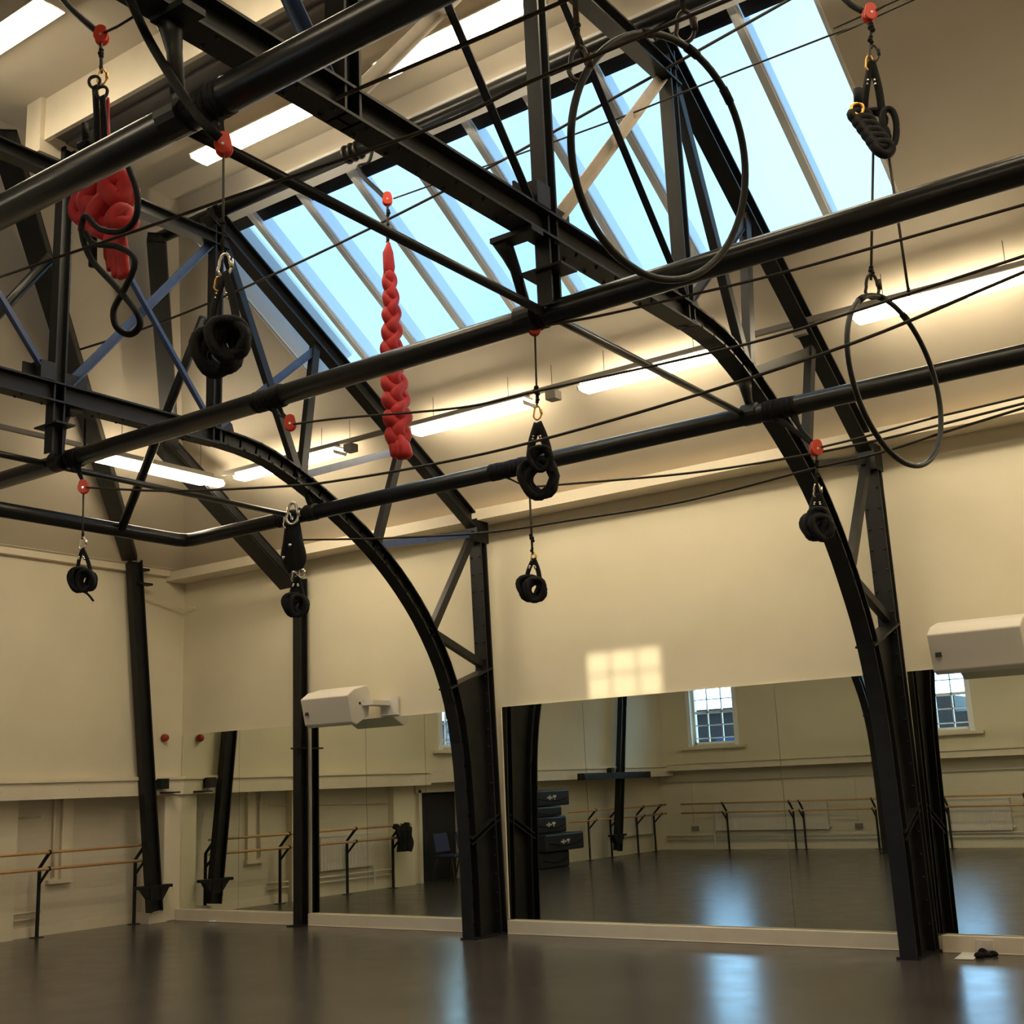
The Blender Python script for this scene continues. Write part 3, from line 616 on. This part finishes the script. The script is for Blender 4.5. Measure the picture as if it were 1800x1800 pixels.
for (u, v, ru, rv, r) in ((150, 365, 22, 30, .050), (170, 345, 30, 36, .056), (205, 330, 22, 30, .055), (222, 345, 14, 24, .048), (192, 375, 32, 26, .058), (215, 385, 20, 22, .05), (165, 395, 24, 18, .045), (190, 400, 26, 16, .052), (205, 315, 14, 18, .042)):
    c = P(u, v, y=3.95+random.uniform(-.08, .06)); tube(bm, loop_pts(c, pxr(ru, c)*.7, pxr(rv, c)*.7, VIEW+random.uniform(-.8, .8), random.uniform(-.5, .5), wob=.14, ph=random.random()*6), r, 11, closed=True)
link('knot', bm, 'red', t, smooth=True)
bm = NB()
for e in (-11, -3, 6, 12): tube(bm, smooth_pts([P(200+e*.7, 400, y=3.93), P(203+e, 440, y=3.93), P(206+e, 465, y=3.93), P(208+e*1.1, 480+(12-abs(e))+e*.6, y=3.93)], 4), [.045]*6+[.036]*6+[.022], 9, flat=.6)
link('tail', bm, 'red', t, smooth=True)
t = thing('strap_pair', 'pair of black straps beside the red silk neck, with a rope looped below', 'aerial strap', P(170, 150, y=3.85))
for e, v0 in ((165, 142), (178, 160)):
    bm = NB(); tube(bm, [P(e+2, v0+10, y=3.86), P(e+5, v0+60, y=3.86), P(e+6, 255, y=3.86), P(e+5, 300, y=3.86)], .028, 8, flat=.4); link('strap', bm, 'fabric', t, smooth=True)
    c = P(e+1, v0+2, y=3.86); bm = NB(); tube(bm, loop_pts(c, .032, .038, VIEW, 0), .010, 8, closed=True); link('eye_ring', bm, 'chain', t, smooth=True)
bm = NB(); tube(bm, smooth_pts([P(225, 292, y=3.7), P(241, 340, y=3.7), P(238, 385, y=3.7), P(212, 407, y=3.7), P(175, 402, y=3.7), P(150, 380, y=3.7), P(144, 410, y=3.7), P(160, 455, y=3.7), P(205, 505, y=3.7), P(238, 545, y=3.7), P(246, 572, y=3.7), P(228, 588, y=3.7), P(205, 575, y=3.7), P(200, 545, y=3.7), P(218, 510, y=3.7), P(236, 470, y=3.7), P(232, 448, y=3.7), P(205, 433, y=3.7), P(165, 428, y=3.7), P(152, 410, y=3.7)], 6), .017, 9)
link('looped_rope', bm, 'fabric', t, smooth=True)
bm = NB(); tube(bm, [P(149, 218, y=3.85), P(151, 250, y=3.85)], .020, 10); tube(bm, [P(142, 257, y=3.85), P(158, 253, y=3.85)], .03, 10); link('grip', bm, 'fabric', t, smooth=True)
bm = NB(); tube(bm, [P(163, 420, y=3.85), P(163, 468, y=3.85)], .024, 8); link('lower_grip', bm, 'fabric', t, smooth=True)

# -- c: braided red silk hung in front of the skylight
pc = P(681, 352, y=7.05)
t = thing('webbing_sling', 'black webbing with shackles on the purlin by the braided silk', 'sling', P(622, 262, y=7.3))
bm = NB(); x = P(622, 262, y=7.3).x
for k in range(3): tube(bm, loop_pts((x-.08+.07*k, 7.3, 7.16), .0, .075, VIEW, 0) if False else [V((x-.08+.07*k, 7.3+math.cos(q/14*6.283)*.075, 7.16+math.sin(q/14*6.283)*.075)) for q in range(14)], .013, 7, closed=True)
link('wrap', bm, 'chain', t, smooth=True)
bm = NB(); tube(bm, smooth_pts([P(655, 262, y=7.28), P(648, 285, y=7.25), P(630, 292, y=7.2), P(640, 312, y=7.15), P(664, 335, y=7.1), P(677, 348, y=7.06)], 5), .020, 8, flat=.5); link('tail', bm, 'fabric', t, smooth=True)
pulley(pc, .085, 'red pulley against the skylight above the braided silk')
hang_rope(pc-V((0, 0, .05)), P(682, 428, y=7.05), .010, 'dark cord between pulley and braided red silk', [(.2, .03), (.55, .026), (.9, .024)])
t = thing('aerial_silk', 'long red aerial silk plaited into a thick braid', 'aerial silk', P(683, 425, y=7.05))
zt = P(683, 425, y=7.05).z; zb_ = P(706, 806, y=7.05).z; xc = P(683, 425, y=7.05)
bm = NB(); tube(bm, [P(683, 426, y=7.05), P(682, 445, y=7.05), P(684, 470, y=7.05), P(683, 495, y=7.05)], [.012, .045, .05, .035], 12); link('neck', bm, 'red', t, smooth=True)
for j in range(3):
    bm = NB(); pts = []; rs = []
    for k in range(110):
        f = k/109; w = .036+.045*min(1, f*1.4) - .018*max(0, f-.85)/.15; ang = f*6.283*3.3+j*2.0944
        base = P(683, 480, y=7.05).lerp(P(699, 778, y=7.05), f) + V((0.012*math.sin(f*9), 0, 0))
        pts.append(base + RT*math.sin(ang)*w*.62 + V((0, 1, 0))*math.sin(2*ang)*w*.5); rs.append((.036+.022*min(1, f*1.3))*(1+.16*math.cos(ang*2)+.07*math.sin(k*.55+j)))
    tube(bm, pts, rs, 11); link('strand', bm, 'red', t, smooth=True)
bm = NB()
for e, l in ((-8, 0), (0, 6), (8, 2)): tube(bm, smooth_pts([P(694+e*.5, 762, y=7.03), P(702+e, 782, y=7.02), P(707+e*1.1, 804+l*.4, y=7.02)], 4), [.034]*4+[.05]*4+[.034], 8)
link('tail', bm, 'red', t, smooth=True)

# -- d: middle pipe, pulley and straps in front of the mirror-side pipe
pd = P(940, 578, y=5.79); sling(P(948, 556, y=5.79), pd+V((0, 0, .03)), .012, 'black webbing wrap where the middle pipe meets the thin tie pipe', w=.08)
pulley(pd, .078, 'bright red pulley under the middle rig pipe, centre of the picture')
hang_rope(pd-V((0, 0, .03)), P(944, 716, y=5.79), .006, 'thin rope hanging from the central red pulley', [(.78, .030), (.90, .022)])
carabiner(P(944, 714, y=5.79), .085, 'brass link over the central padded straps', 'brass')
strap_bundle(P(945, 744, y=5.79), (949, 828), 5.79, 32, 'black padded strap loops in front of the mirror-side pipe', 4, ((2, 12, 1.1), (4, -22, .7)), 9, thick=.27)

# -- e: left pulley on the thin tie pipe
pe = P(147, 858, y=5.75); t = sling(P(133, 822, y=5.79), pe+V((0, 0, .03)), .014, 'black webbing wrapped where middle pipe and tie pipe cross at left', w=.10)
pulley(pe, .085, 'small red pulley under the left part of the middle pipe')
hang_rope(pe-V((0, 0, .03)), P(145, 948, y=5.75), .007, 'thin rope hanging over the left wall', [(.9, .02)])
carabiner(P(145, 944, y=5.75), .10, 'pale metal link over the left wall coil')
strap_bundle(P(145, 965, y=5.75), (148, 1018), 5.75, 21, 'small black strap coil hanging in front of the left wall', 4, ((-4, 0, 1), (6, 2, .9)), 5, thick=.25, dangle=((148, 1040), (156, 1046), (164, 1056)))
bm = NB(); tube(bm, [P(150, 735, x=-8.6), P(149, 800, x=-8.6)], .012, 6); tag(link('hanging_rope', bm, 'fabric', smooth=True), 'short dark cord beside the far king post', 'rope')

# -- f: wrap near the far truss
pf = P(510, 746, y=5.75); sling(P(474, 706, y=5.79), pf+V((-.02, 0, .03)), .014, 'thick black webbing wrapped on the middle pipe left of centre', w=.22)
pulley(pf, .085, 'red pulley beside the wrapped middle pipe near the far truss')

# -- g: mirror-side pipe wraps, hidden pulley, small coil
pg = P(931, 866, y=8.55); sling(P(902, 826, y=8.6), P(926, 858, y=8.57), .016, 'black webbing with buckles wrapped on the mirror-side pipe, centre', w=.42, knobs=9)
pulley(pg, .07, 'red pulley mostly hidden behind the central strap loops')
hang_rope(pg-V((0, 0, .03)), P(936, 975, y=8.55), .010, 'thin rope hanging in front of the cornice', [(.72, .035), (.93, .024)])
carabiner(P(937, 970, y=8.55), .085, 'brass link over the small central strap coil', 'brass')
strap_bundle(P(938, 982, y=8.55), (937, 1033), 8.55, 22, 'small black strap coil hanging in front of the bare wall', 4, ((-4, 0, 1), (6, 3, .95)), 5, thick=.27)

# -- h: gear beside the slim post
t = sling(P(505, 918, y=8.6), P(514, 945, y=8.5), .018, 'black webbing wrapped on the mirror-side pipe above the slim post', w=.2)
carabiner(P(514, 884, y=8.45), .22, 'long bright steel hook clipped over the mirror-side pipe'); carabiner(P(506, 902, y=8.45), .16, 'smaller steel hook clipped over the mirror-side pipe')
pulley(P(522, 947, y=8.5), .07, 'dark red pulley under the hooks above the slim post')
t = thing('strap_bundle', 'bunched black webbing hanging below the hooks above the slim post', 'aerial strap', P(515, 930, y=8.48))
bm = NB(); 
for k in range(5): tube(bm, smooth_pts([P(508+k*3, 915, y=8.46+.02*k), P(503+k*6, 955, y=8.45), P(500+k*8, 980, y=8.45), P(512+k*3, 1003, y=8.45)], 4), .045, 9, flat=.6)
link('webbing', bm, 'fabric', t, smooth=True)
bm = NB(); 
for u, v in ((499, 980), (510, 958), (532, 1002), (516, 1006)): ball(bm, P(u, v, y=8.38), .018)
link('rivet', bm, 'chrome', t, smooth=True)
carabiner(P(518, 1002, y=8.45), .12, 'steel link above the coil on the slim post'); carabiner(P(530, 998, y=8.45), .10, 'second steel link above the coil on the slim post')
strap_bundle(P(522, 1014, y=8.45), (522, 1062), 8.45, 19, 'small black strap coil hanging in front of the slim post', 4, ((-3, 0, 1), (5, 2, .95)), 6, thick=.32)

# -- i: gear by the right truss column
pi_ = P(1435, 790, y=8.45); sling(P(1372, 706, y=8.6), P(1430, 783, y=8.48), .020, 'black webbing wrapped on the mirror-side pipe under the nearer truss', w=.22, knobs=6)
pulley(pi_, .09, 'bright red pulley left of the right hoop')
hang_rope(pi_-V((0, 0, .03)), P(1435, 860, y=8.45), .010, 'knotted cord hanging beside the right column', [(.3, .03), (.6, .022), (.85, .02)])
carabiner(P(1435, 850, y=8.45), .11, 'steel link beside the right column')
strap_bundle(P(1437, 868, y=8.45), (1439, 925), 8.45, 22, 'black strap bunch hanging against the right column', 5, ((-5, 0, 1), (7, 2, .95), (2, -14, .8)), 8, thick=.42)

# -- j: top right pulley, chain, padded straps
YJ = 6.7
pj = P(1529, 26, y=YJ)
bm = NB(); 
for e in (0, .05): tube(bm, smooth_pts([P(1462, -25, y=YJ)+V((e, 0, 0)), P(1490, 3, y=YJ), P(1516, 20, y=YJ)], 4), .018, 8, flat=.5)
tag(link('webbing_sling', bm, 'fabric', smooth=True), 'black strap entering at the top to the upper right pulley', 'sling')
pulley(pj, .085, 'bright red pulley at the top right')
hang_rope(pj-V((0, 0, .04)), P(1532, 84, y=YJ), .008, 'knotted swivel cord under the top right pulley', [(.25, .033), (.7, .026), (.95, .015)])
carabiner(P(1534, 80, y=YJ), .11, 'slim dark link under the top right pulley', 'chain'); carabiner(P(1527, 98, y=YJ), .10, 'gold link holding the top right padded straps', 'brass')
t = strap_bundle(P(1532, 108, y=YJ), (1535, 222), YJ, 30, 'black padded straps bunched at the top right beside the skylight', 2, ((8, 20, .75), (0, -8, .8)), 7, thick=.32)
bm = NB()
for k in range(6):
    c = P(1512+k*8, 205+k*11, y=YJ-.08); tube(bm, loop_pts(c, .055, .045, VIEW+.2, .2), .028, 9, closed=True)
link('knotted_chain', bm, 'fabric', t, smooth=True)
bm = NB(); c = P(1507, 192, y=YJ-.1); tube(bm, loop_pts(c, .035, .038, VIEW, 0), .012, 8, closed=True); link('eye_ring', bm, 'brass', t, smooth=True)
bm = NB(); tube(bm, [P(1508, 157, y=YJ-.08), P(1509, 186, y=YJ-.08)], .028, 10); link('grip', bm, 'fabric', t, smooth=True)
bm = NB(); tube(bm, loop_pts(P(1564, 222, y=YJ), .04, .12, VIEW, 0), .02, 8, closed=True); link('side_loop', bm, 'fabric', t, smooth=True)

# -- hoops
def hoop(name, px, y, r, lab, tagged='tape'):
    t = thing(name, lab, 'aerial hoop', P(*px[0], y=y)); bm = NB()
    pts = [P(u, v, y=yy) for (u, v), yy in zip(px, y)] if isinstance(y, list) else None
    return t
def ellipse_hoop(cu, cv, depth, hpx, wpx, tilt, r, lab):
    """round steel hoop; turned about the vertical so that it looks wpx wide; leans by tilt in its own plane"""
    d = (cu-900)/FPX*RT - (cv-900)/FPX*UP + FW; c = CAM + d*depth
    R = hpx/2*depth/FPX; vd = (c-CAM).normalized(); vh = V((vd.x, vd.y, 0)).normalized(); perp = V((-vh.y, vh.x, 0))*-1
    ang = math.acos(min(1, wpx/hpx)); a = perp*math.cos(ang)+vh*math.sin(ang); up = V((0, 0, 1)); up = (up - vh*.0).normalized()
    U = (up*math.cos(tilt)+perp*math.sin(tilt)).normalized(); A = (a-U*a.dot(U)).normalized()
    t = thing('aerial_hoop', lab, 'aerial hoop', c+U*R)
    ring = [c+A*math.cos(k/72*6.28319)*R+U*math.sin(k/72*6.28319)*R for k in range(72)]
    bm = NB(); tube(bm, ring, r, 12, closed=True); link('ring', bm, 'steel', t, smooth=True)
    def pt(deg): q = math.radians(deg); return c+A*math.cos(q)*R+U*math.sin(q)*R
    for dg in (90, 60, 120):
        bm = NB(); tube(bm, [pt(dg-4), pt(dg), pt(dg+4)], r*1.25, 10); link('tape_wrap', bm, 'fabric', t, smooth=True)
    def near_px(u, v):
        def er(q):
            w = pt(q)-CAM; return (900+FPX*w.dot(RT)/w.dot(FW)-u)**2+(900-FPX*w.dot(UP)/w.dot(FW)-v)**2
        return min(range(360), key=er)
    return t, pt, near_px
YH = 4.9
t, ph, npx = ellipse_hoop(1166, 278, 5.0, 424, 290, .31, .0155, 'large black aerial hoop hung in front of the skylight')
for (u, v), dg, l in (((1060, 150), npx(1062, 165), 'left'), ((1217, 55), npx(1215, 70), 'upper')):
    q = ph(dg); tl = V((q.x, q.y, 7.2))
    hang_rope(tl, q+V((0, 0, .16)), .012, 'dark rope hanging from the roof to the %s side of the large hoop' % l, [(.97, .026)])
    carabiner(q+V((0, 0, .17)), .15, 'steel link on the %s side of the large hoop' % l, 'chain')
bm = NB(); a1 = V((ph(npx(1062, 165)).x-.3, ph(npx(1062, 165)).y, 7.2)); cyl(bm, a1, V((ph(npx(1215, 70)).x+.3, ph(npx(1215, 70)).y, 7.2)), .04); box(bm, (ph(npx(1062, 165)).x-.05, ph(npx(1062, 165)).y-.05, 7.2), (ph(npx(1062, 165)).x+.05, ph(npx(1062, 165)).y+.05, 7.48)); box(bm, (ph(npx(1215, 70)).x-.05, ph(npx(1215, 70)).y-.05, 7.2), (ph(npx(1215, 70)).x+.05, ph(npx(1215, 70)).y+.05, 7.48)); tag(link('hanging_bar', bm, 'pipe'), 'black bar under the ceiling from which the large hoop hangs', 'bar')
t, pq, _n = ellipse_hoop(1575, 668, 6.85, 312, 142, -.05, .0155, 'black aerial hoop hanging at the right in front of the lamps')
q1 = P(1529, 505, y=6.55); 
hang_rope(P(1535, 262, y=YJ-.02), P(1531, 492, y=6.6), .008, 'left suspension rope of the right hoop', [(.93, .026)])
hang_rope(P(1558, 245, y=YJ-.02), P(1598, 520, y=6.68), .008, 'right suspension rope of the right hoop', [(.97, .018)])
carabiner(P(1530, 482, y=6.6), .15, 'steel link at the top of the right hoop', 'chain')

# ================================================================== WALL FITTINGS
def speaker(x0, x1, lab):
    """white wedge loudspeaker on a wall plate with an arm"""
    y1 = 11.40; t = thing('loudspeaker', lab, 'loudspeaker', ((x0+x1)/2, 11.5, 2.6))
    prof = [(y1-.10, 2.90), (y1-.34, 2.84), (y1-.46, 2.76), (y1-.38, 2.44), (y1-.30, 2.41), (y1-.08, 2.52), (y1-.04, 2.80)]
    bm = NB(); poly_prism(bm, [(x0, y, z) for y, z in prof], (x1-x0, 0, 0)); link('cabinet', bm, 'white', t, bevel=.012)
    bm = NB(); box(bm, (x0+.03, y1-.475, 2.60), (x0+.06, y1-.42, 2.63)) if False else poly_prism(bm, [(x0+.05, y1-.435, 2.56), (x0+.10, y1-.435, 2.56), (x0+.10, y1-.425, 2.60), (x0+.05, y1-.425, 2.60)], (0, .03, 0)); link('badge', bm, 'dark', t)
    bm = NB(); ball(bm, (x1+.002, y1-.17, 2.69), .018, (.4, 1, 1)); ball(bm, (x1+.002, y1-.24, 2.67), .018, (.4, 1, 1)); link('bolt', bm, 'dark', t)
    bm = NB(); box(bm, (x1-.02, y1-.2, 2.64), (x1+.18, y1+.15, 2.70)); box(bm, (x1+.02, y1+.12, 2.52), (x1+.30, y1+.155, 2.74)); link('bracket', bm, 'white', t)
    return t
speaker(-11.02, -10.22, 'white wall loudspeaker right of the slim black post')
speaker(-3.22, -2.42, 'white wall loudspeaker at the right edge')
t = thing('fire_sounder', 'small red round alarm sounder on the corner pier', 'alarm', (-13.96, 11.3, 2.44))
bm = NB(); c = P(288, 1297, x=-13.98); tube(bm, [c, c+V((.03, 0, 0)), c+V((.06, 0, 0)), c+V((.075, 0, 0))], [.055, .055, .045, .02], 16); link('cap', bm, 'redcap', t, smooth=True)
bm = NB(); tube(bm, [c-V((.02, 0, 0)), c], .04, 14); link('base', bm, 'white', t)
t = thing('wall_socket', 'white double socket on the skirting beside the paper', 'socket', (-3.15, 11.45, .05))
sbox('faceplate', (-3.25, 11.435, .035), (-3.10, 11.46, .12), 'white', t, bevel=.004); bm = NB()
for x in (-3.21, -3.14): box(bm, (x-.012, 11.432, .09), (x+.012, 11.436, .105))
link('switch', bm, 'trim', t)

# ------------------------------------------------------------------ ballet barres
def barre(axis, wall, room, posts, ends, lab, z=(1.03, .83)):
    """double ballet barre: posts with a bent top, two wooden rails"""
    s = 1
    def q(a, d, z): return V((wall+d, a, z)) if axis == 'x' else V((a, wall+d, z))
    t = thing('ballet_barre', lab, 'ballet barre', q((ends[0]+ends[1])/2, .18, 0)); off = .20
    for h in z: bm = NB(); tube(bm, [q(ends[0], .18+off, h), q(ends[1], .18+off, h)], .019, 12); link('rail', bm, 'wood', t, smooth=True)
    for p in posts:
        bm = NB(); tube(bm, [q(p, .18, 0), q(p, .18, .84), q(p, .18+off-.01, z[0]-.01)], .024, 8); tube(bm, [q(p, .18, .64), q(p, .18+off-.01, z[1]-.01)], .018, 8)
        for h in z: tube(bm, [q(p-.012, .18+off, h), q(p+.012, .18+off, h)], .029, 12)
        po = link('post', bm, 'steel', t, smooth=False)
        bm = NB(); box(bm, q(p-.06, .12, 0), q(p+.06, .24, .008)); link('foot_plate', bm, 'steel', po)
    return t
barre('x', -14.33, 1, (10.93, 9.47, 7.98, 6.85), (6.60, 11.05), 'wooden double ballet barre on black posts along the left wall')
barre('x', -14.33, 1, (.55, -.35, -1.5, -2.3), (-2.55, 1.6), 'wooden double ballet barre by the far stanchion, seen in the wide mirror')
barre('y', -3.0, 1, (-12.55, -10.95, -10.72, -9.1), (-13.6, -8.7), 'wooden double ballet barre under the far window, seen in the mirror')
barre('y', -3.0, 1, (-7.6, -6.05, -4.5), (-8.4, -4.3), 'second double ballet barre along the far wall, seen right of the column')

# ------------------------------------------------------------------ radiators, pipes, sockets (left and far wall)
def radiator(axis, wall, a, b, z0, z1, lab):
    def q(s, d, z): return (wall+d, s, z) if axis == 'x' else (s, wall+d, z)
    t = thing('radiator', lab, 'radiator', q((a+b)/2, .06, z0)); bm = NB(); box(bm, q(a, .05, z0), q(b, .10, z1)); n = int((b-a)/.07)
    for k in range(n): s = a+.02+(b-a-.04)*k/n; box(bm, q(s, .10, z0+.02), q(s+.03, .108, z1-.02))
    link('panel', bm, 'white', t); bm = NB(); box(bm, q(a, .03, z1), q(b, .11, z1+.012)); link('top_grille', bm, 'white', t)
    bm = NB(); tube(bm, [q(a-.05, .07, 0.10), q(a-.05, .07, z0+.06), q(a, .07, z0+.06)], .012, 8); ball(bm, q(b+.03, .07, z0+.06), .03); link('valve', bm, 'white', t)
radiator('x', -14.33, 7.25, 8.5, .40, .92, 'white panel radiator on the left wall between barre posts')
radiator('y', -3.0, -12.9, -10.2, .42, .98, 'long white radiator under the far window')
radiator('y', -3.0, -7.75, -6.4, .34, .95, 'white radiator on the far wall right of the truss column')
radiator('x', -14.33, -2.4, -.6, .40, .92, 'white radiator on the left wall near the far corner')
bm = NB(); tube(bm, [(-14.2, -2.96, 1.53), (XR-.1, -2.96, 1.53)], .014, 8); tag(link('service_pipe', bm, 'trim', smooth=True), 'thin painted conduit along the far wall under the ledge', 'pipe')
for z, l in ((.30, 'upper'), (.22, 'lower')):
    bm = NB(); tube(bm, [(-14.2, -2.95, z), (XR-.1, -2.95, z)], .016, 8); tag(link('heating_pipe', bm, 'trim', smooth=True), '%s painted heating pipe along the foot of the far wall' % l, 'pipe')
    bm = NB(); tube(bm, [(-14.28, 6.3, z), (-14.28, 9.6, z)], .016, 8); tag(link('heating_pipe', bm, 'trim', smooth=True), '%s painted heating pipe under the left wall radiator' % l, 'pipe')
bm = NB(); tube(bm, [(-14.30, 6.8, 1.40), (-14.30, 9.55, 1.47)], .011, 8); tube(bm, [(-14.30, 9.0, 1.45), (-14.30, 9.0, .56)], .009, 8); tag(link('service_pipe', bm, 'trim', smooth=True), 'thin painted conduit above the left wall radiator', 'pipe')
for x, l in ((-13.45, 'left'), (-9.55, 'right')):
    t = thing('wall_socket', 'grey socket and drop conduit on the far wall, %s of the long radiator' % l, 'socket', (x, -2.98, .45))
    sbox('faceplate', (x-.08, -3.0, .42), (x+.08, -2.94, .52), 'grey', t); bm = NB(); tube(bm, [(x, -2.97, .52), (x, -2.97, 1.53)], .010, 8); link('conduit', bm, 'trim', t)
# pipes and boxing on the lower left wall
bm = NB(); tube(bm, [(-14.29, 9.75, 1.68), (-14.29, 9.76, .70)], .018, 8); tag(link('service_pipe', bm, 'trim', smooth=True), 'upright painted pipe behind the left barre', 'pipe')
t = thing('pipe_boxing', 'narrow white upright boxing behind the left barre', 'boxing', (-14.3, 9.95, .65))
sbox('panel', (-14.33, 9.86, .66), (-14.27, 10.02, 1.68), 'trim', t); sbox('foot_block', (-14.33, 9.68, .62), (-14.26, 10.04, .67), 'trim', t)

# ------------------------------------------------------------------ dark doorway, chair, jacket, mat bags
d = bpy.data.objects.new('door_1', None); COL.objects.link(d); d.location = (-14.4, 5.4, 0); struct(d); bpy.context.view_layer.update()
bm = NB(); box(bm, (-14.40, 4.86, 0), (-14.33-.02, 5.9, 1.55)); link('dark_opening_panel', bm, 'dark', d)  # near-black slab stands in for the darkness of the open doorway
bm = NB()
for (a, b, z0, z1) in ((4.78, 4.86, 0, 1.60), (5.9, 5.98, 0, 1.60), (4.78, 5.98, 1.55, 1.62)): box(bm, (-14.34, a, z0), (-14.27, b, z1))
link('door_frame', bm, 'trim', d)
def chair(x, y, lab):
    t = thing('stacking_chair', lab, 'chair', (x, y, 0))
    sbox('seat', (x-.2, y-.22, .43), (x+.22, y+.22, .48), 'blue', t, bevel=.02)
    bm = NB(); poly_prism(bm, [(x-.20, y-.20, .52), (x-.20, y+.20, .52), (x-.27, y+.19, .84), (x-.27, y-.19, .84)], (.025, 0, 0)); link('backrest', bm, 'blue', t, bevel=.01)
    for sx in (-.2, .2):
        for sy in (-.2, .2):
            bm = NB(); tube(bm, [(x+sx*.8, y+sy, .44), (x+sx*1.3, y+sy*1.2, 0)], .012, 8); link('leg', bm, 'chain', t)
    return t
chair(-13.75, 5.75, 'dark blue stacking chair before the dark doorway, nearer the jacket')
chair(-13.75, 5.1, 'dark blue stacking chair before the dark doorway, behind the truss column')
bm = NB(); g = bmesh.ops.create_grid(bm, x_segments=14, y_segments=14, size=.5)['verts']
for v in g:
    s, h = v.co.x, v.co.y; n = math.sin(s*17)*.018+math.sin(h*9+s*4)*.012
    wd = .40*(1-.35*max(0, -h-.2)) ; v.co = V((-13.925+(.05 if h < .3 else -.03)+n, 6.88+s*wd+.02*math.sin(h*8), 1.06-(.5-h)*.46-(.05 if abs(s) < .15 and h > .3 else 0)))
o = link('jacket', bm, 'fabric', smooth=True); s_ = o.modifiers.new('s', 'SOLIDIFY'); s_.thickness = .05; s_.offset = 1; tag(o, 'black jacket hung over the end of the left wall barre', 'jacket')
def bag(x0, x1, y0, y1, z0, z1, lab, logo=True):
    t = thing('mat_bag', lab, 'mat bag', ((x0+x1)/2, (y0+y1)/2, z0), 'dark mat bags stacked by the left wall')
    sbox('cover', (x0, y0, z0+.005), (x1, y1, z1-.005), 'navy', t, bevel=.03)
    if logo:
        c = (y0+y1)/2; zc = (z0+z1)/2; bm = NB(); X = x1
        box(bm, (X, c-.16, zc+.01), (X+.004, c-.05, zc+.05)); box(bm, (X, c-.12, zc-.035), (X+.004, c-.09, zc+.01)); box(bm, (X, c-.03, zc-.01), (X+.004, c+.16, zc+.02)); box(bm, (X, c+.05, zc-.04), (X+.004, c+.09, zc+.05))
        link('logo', bm, 'white', t)
    bm = NB(); tube(bm, smooth_pts([(x1, y0+.1, (z0+z1)/2), (x1+.05, (y0+y1)/2, (z0+z1)/2-.06), (x1, y1-.1, (z0+z1)/2)], 4), .012, 6); link('handle', bm, 'fabric', t)
bag(-14.25, -13.75, 1.95, 3.0, 0, .32, 'lowest dark mat bag of the stack, standing on the floor', False)
bag(-14.25, -13.6, 1.62, 3.0, .32, .66, 'widest dark mat bag with a white mark, sticking out of the stack')
bag(-14.25, -13.85, 1.85, 3.0, .66, .98, 'middle dark mat bag with a white mark in the stack')
bag(-14.25, -13.85, 2.0, 3.0, .98, 1.18, 'thin dark mat bag second from the top', False)
bag(-14.25, -13.85, 1.70, 3.0, 1.18, 1.50, 'topmost dark mat bag under the ledge, with a white mark')

# ------------------------------------------------------------------ small things on the floor
bm = NB(); pts = [P(1678, 1686, z=.004), P(1712, 1687, z=.004), P(1722, 1676, z=.004), P(1695, 1673, z=.004)]; poly_prism(bm, pts, (0, 0, .006)); tag(link('paper_sheet', bm, 'paper'), 'white sheet of paper on the floor by the skirting socket', 'paper')
bm = NB()
for u, v, sx, h in ((1722, 1684, 9, .05), (1735, 1682, 10, .035), (1747, 1681, 8, .045), (1728, 1679, 8, .06)):
    c = P(u, v, z=0); ball(bm, c+V((0, 0, h*.4)), pxr(sx, c), (1, .8, h/pxr(sx, c)*.6)) 
tag(link('cloth', bm, 'fabric', smooth=True), 'crumpled black cloth beside the paper on the floor', 'cloth')
bm = NB(); c = P(373, 1621, z=0); ball(bm, c+V((0, 0, .01)), .05, (1.2, .7, .3)); ball(bm, c+V((.05, 0, .01)), .03, (1.2, .7, .4)); tag(link('crumpled_tissue', bm, 'paper', smooth=True), 'tiny crumpled tissue on the floor under the corner mirror', 'tissue')
bm = NB(); c = P(537, 1624, z=0); ball(bm, c+V((0, 0, .03)), .035, (1, .7, 1.3)); tag(link('crumpled_tissue', bm, 'paper', smooth=True), 'white scrap at the foot of the slim black post', 'tissue')
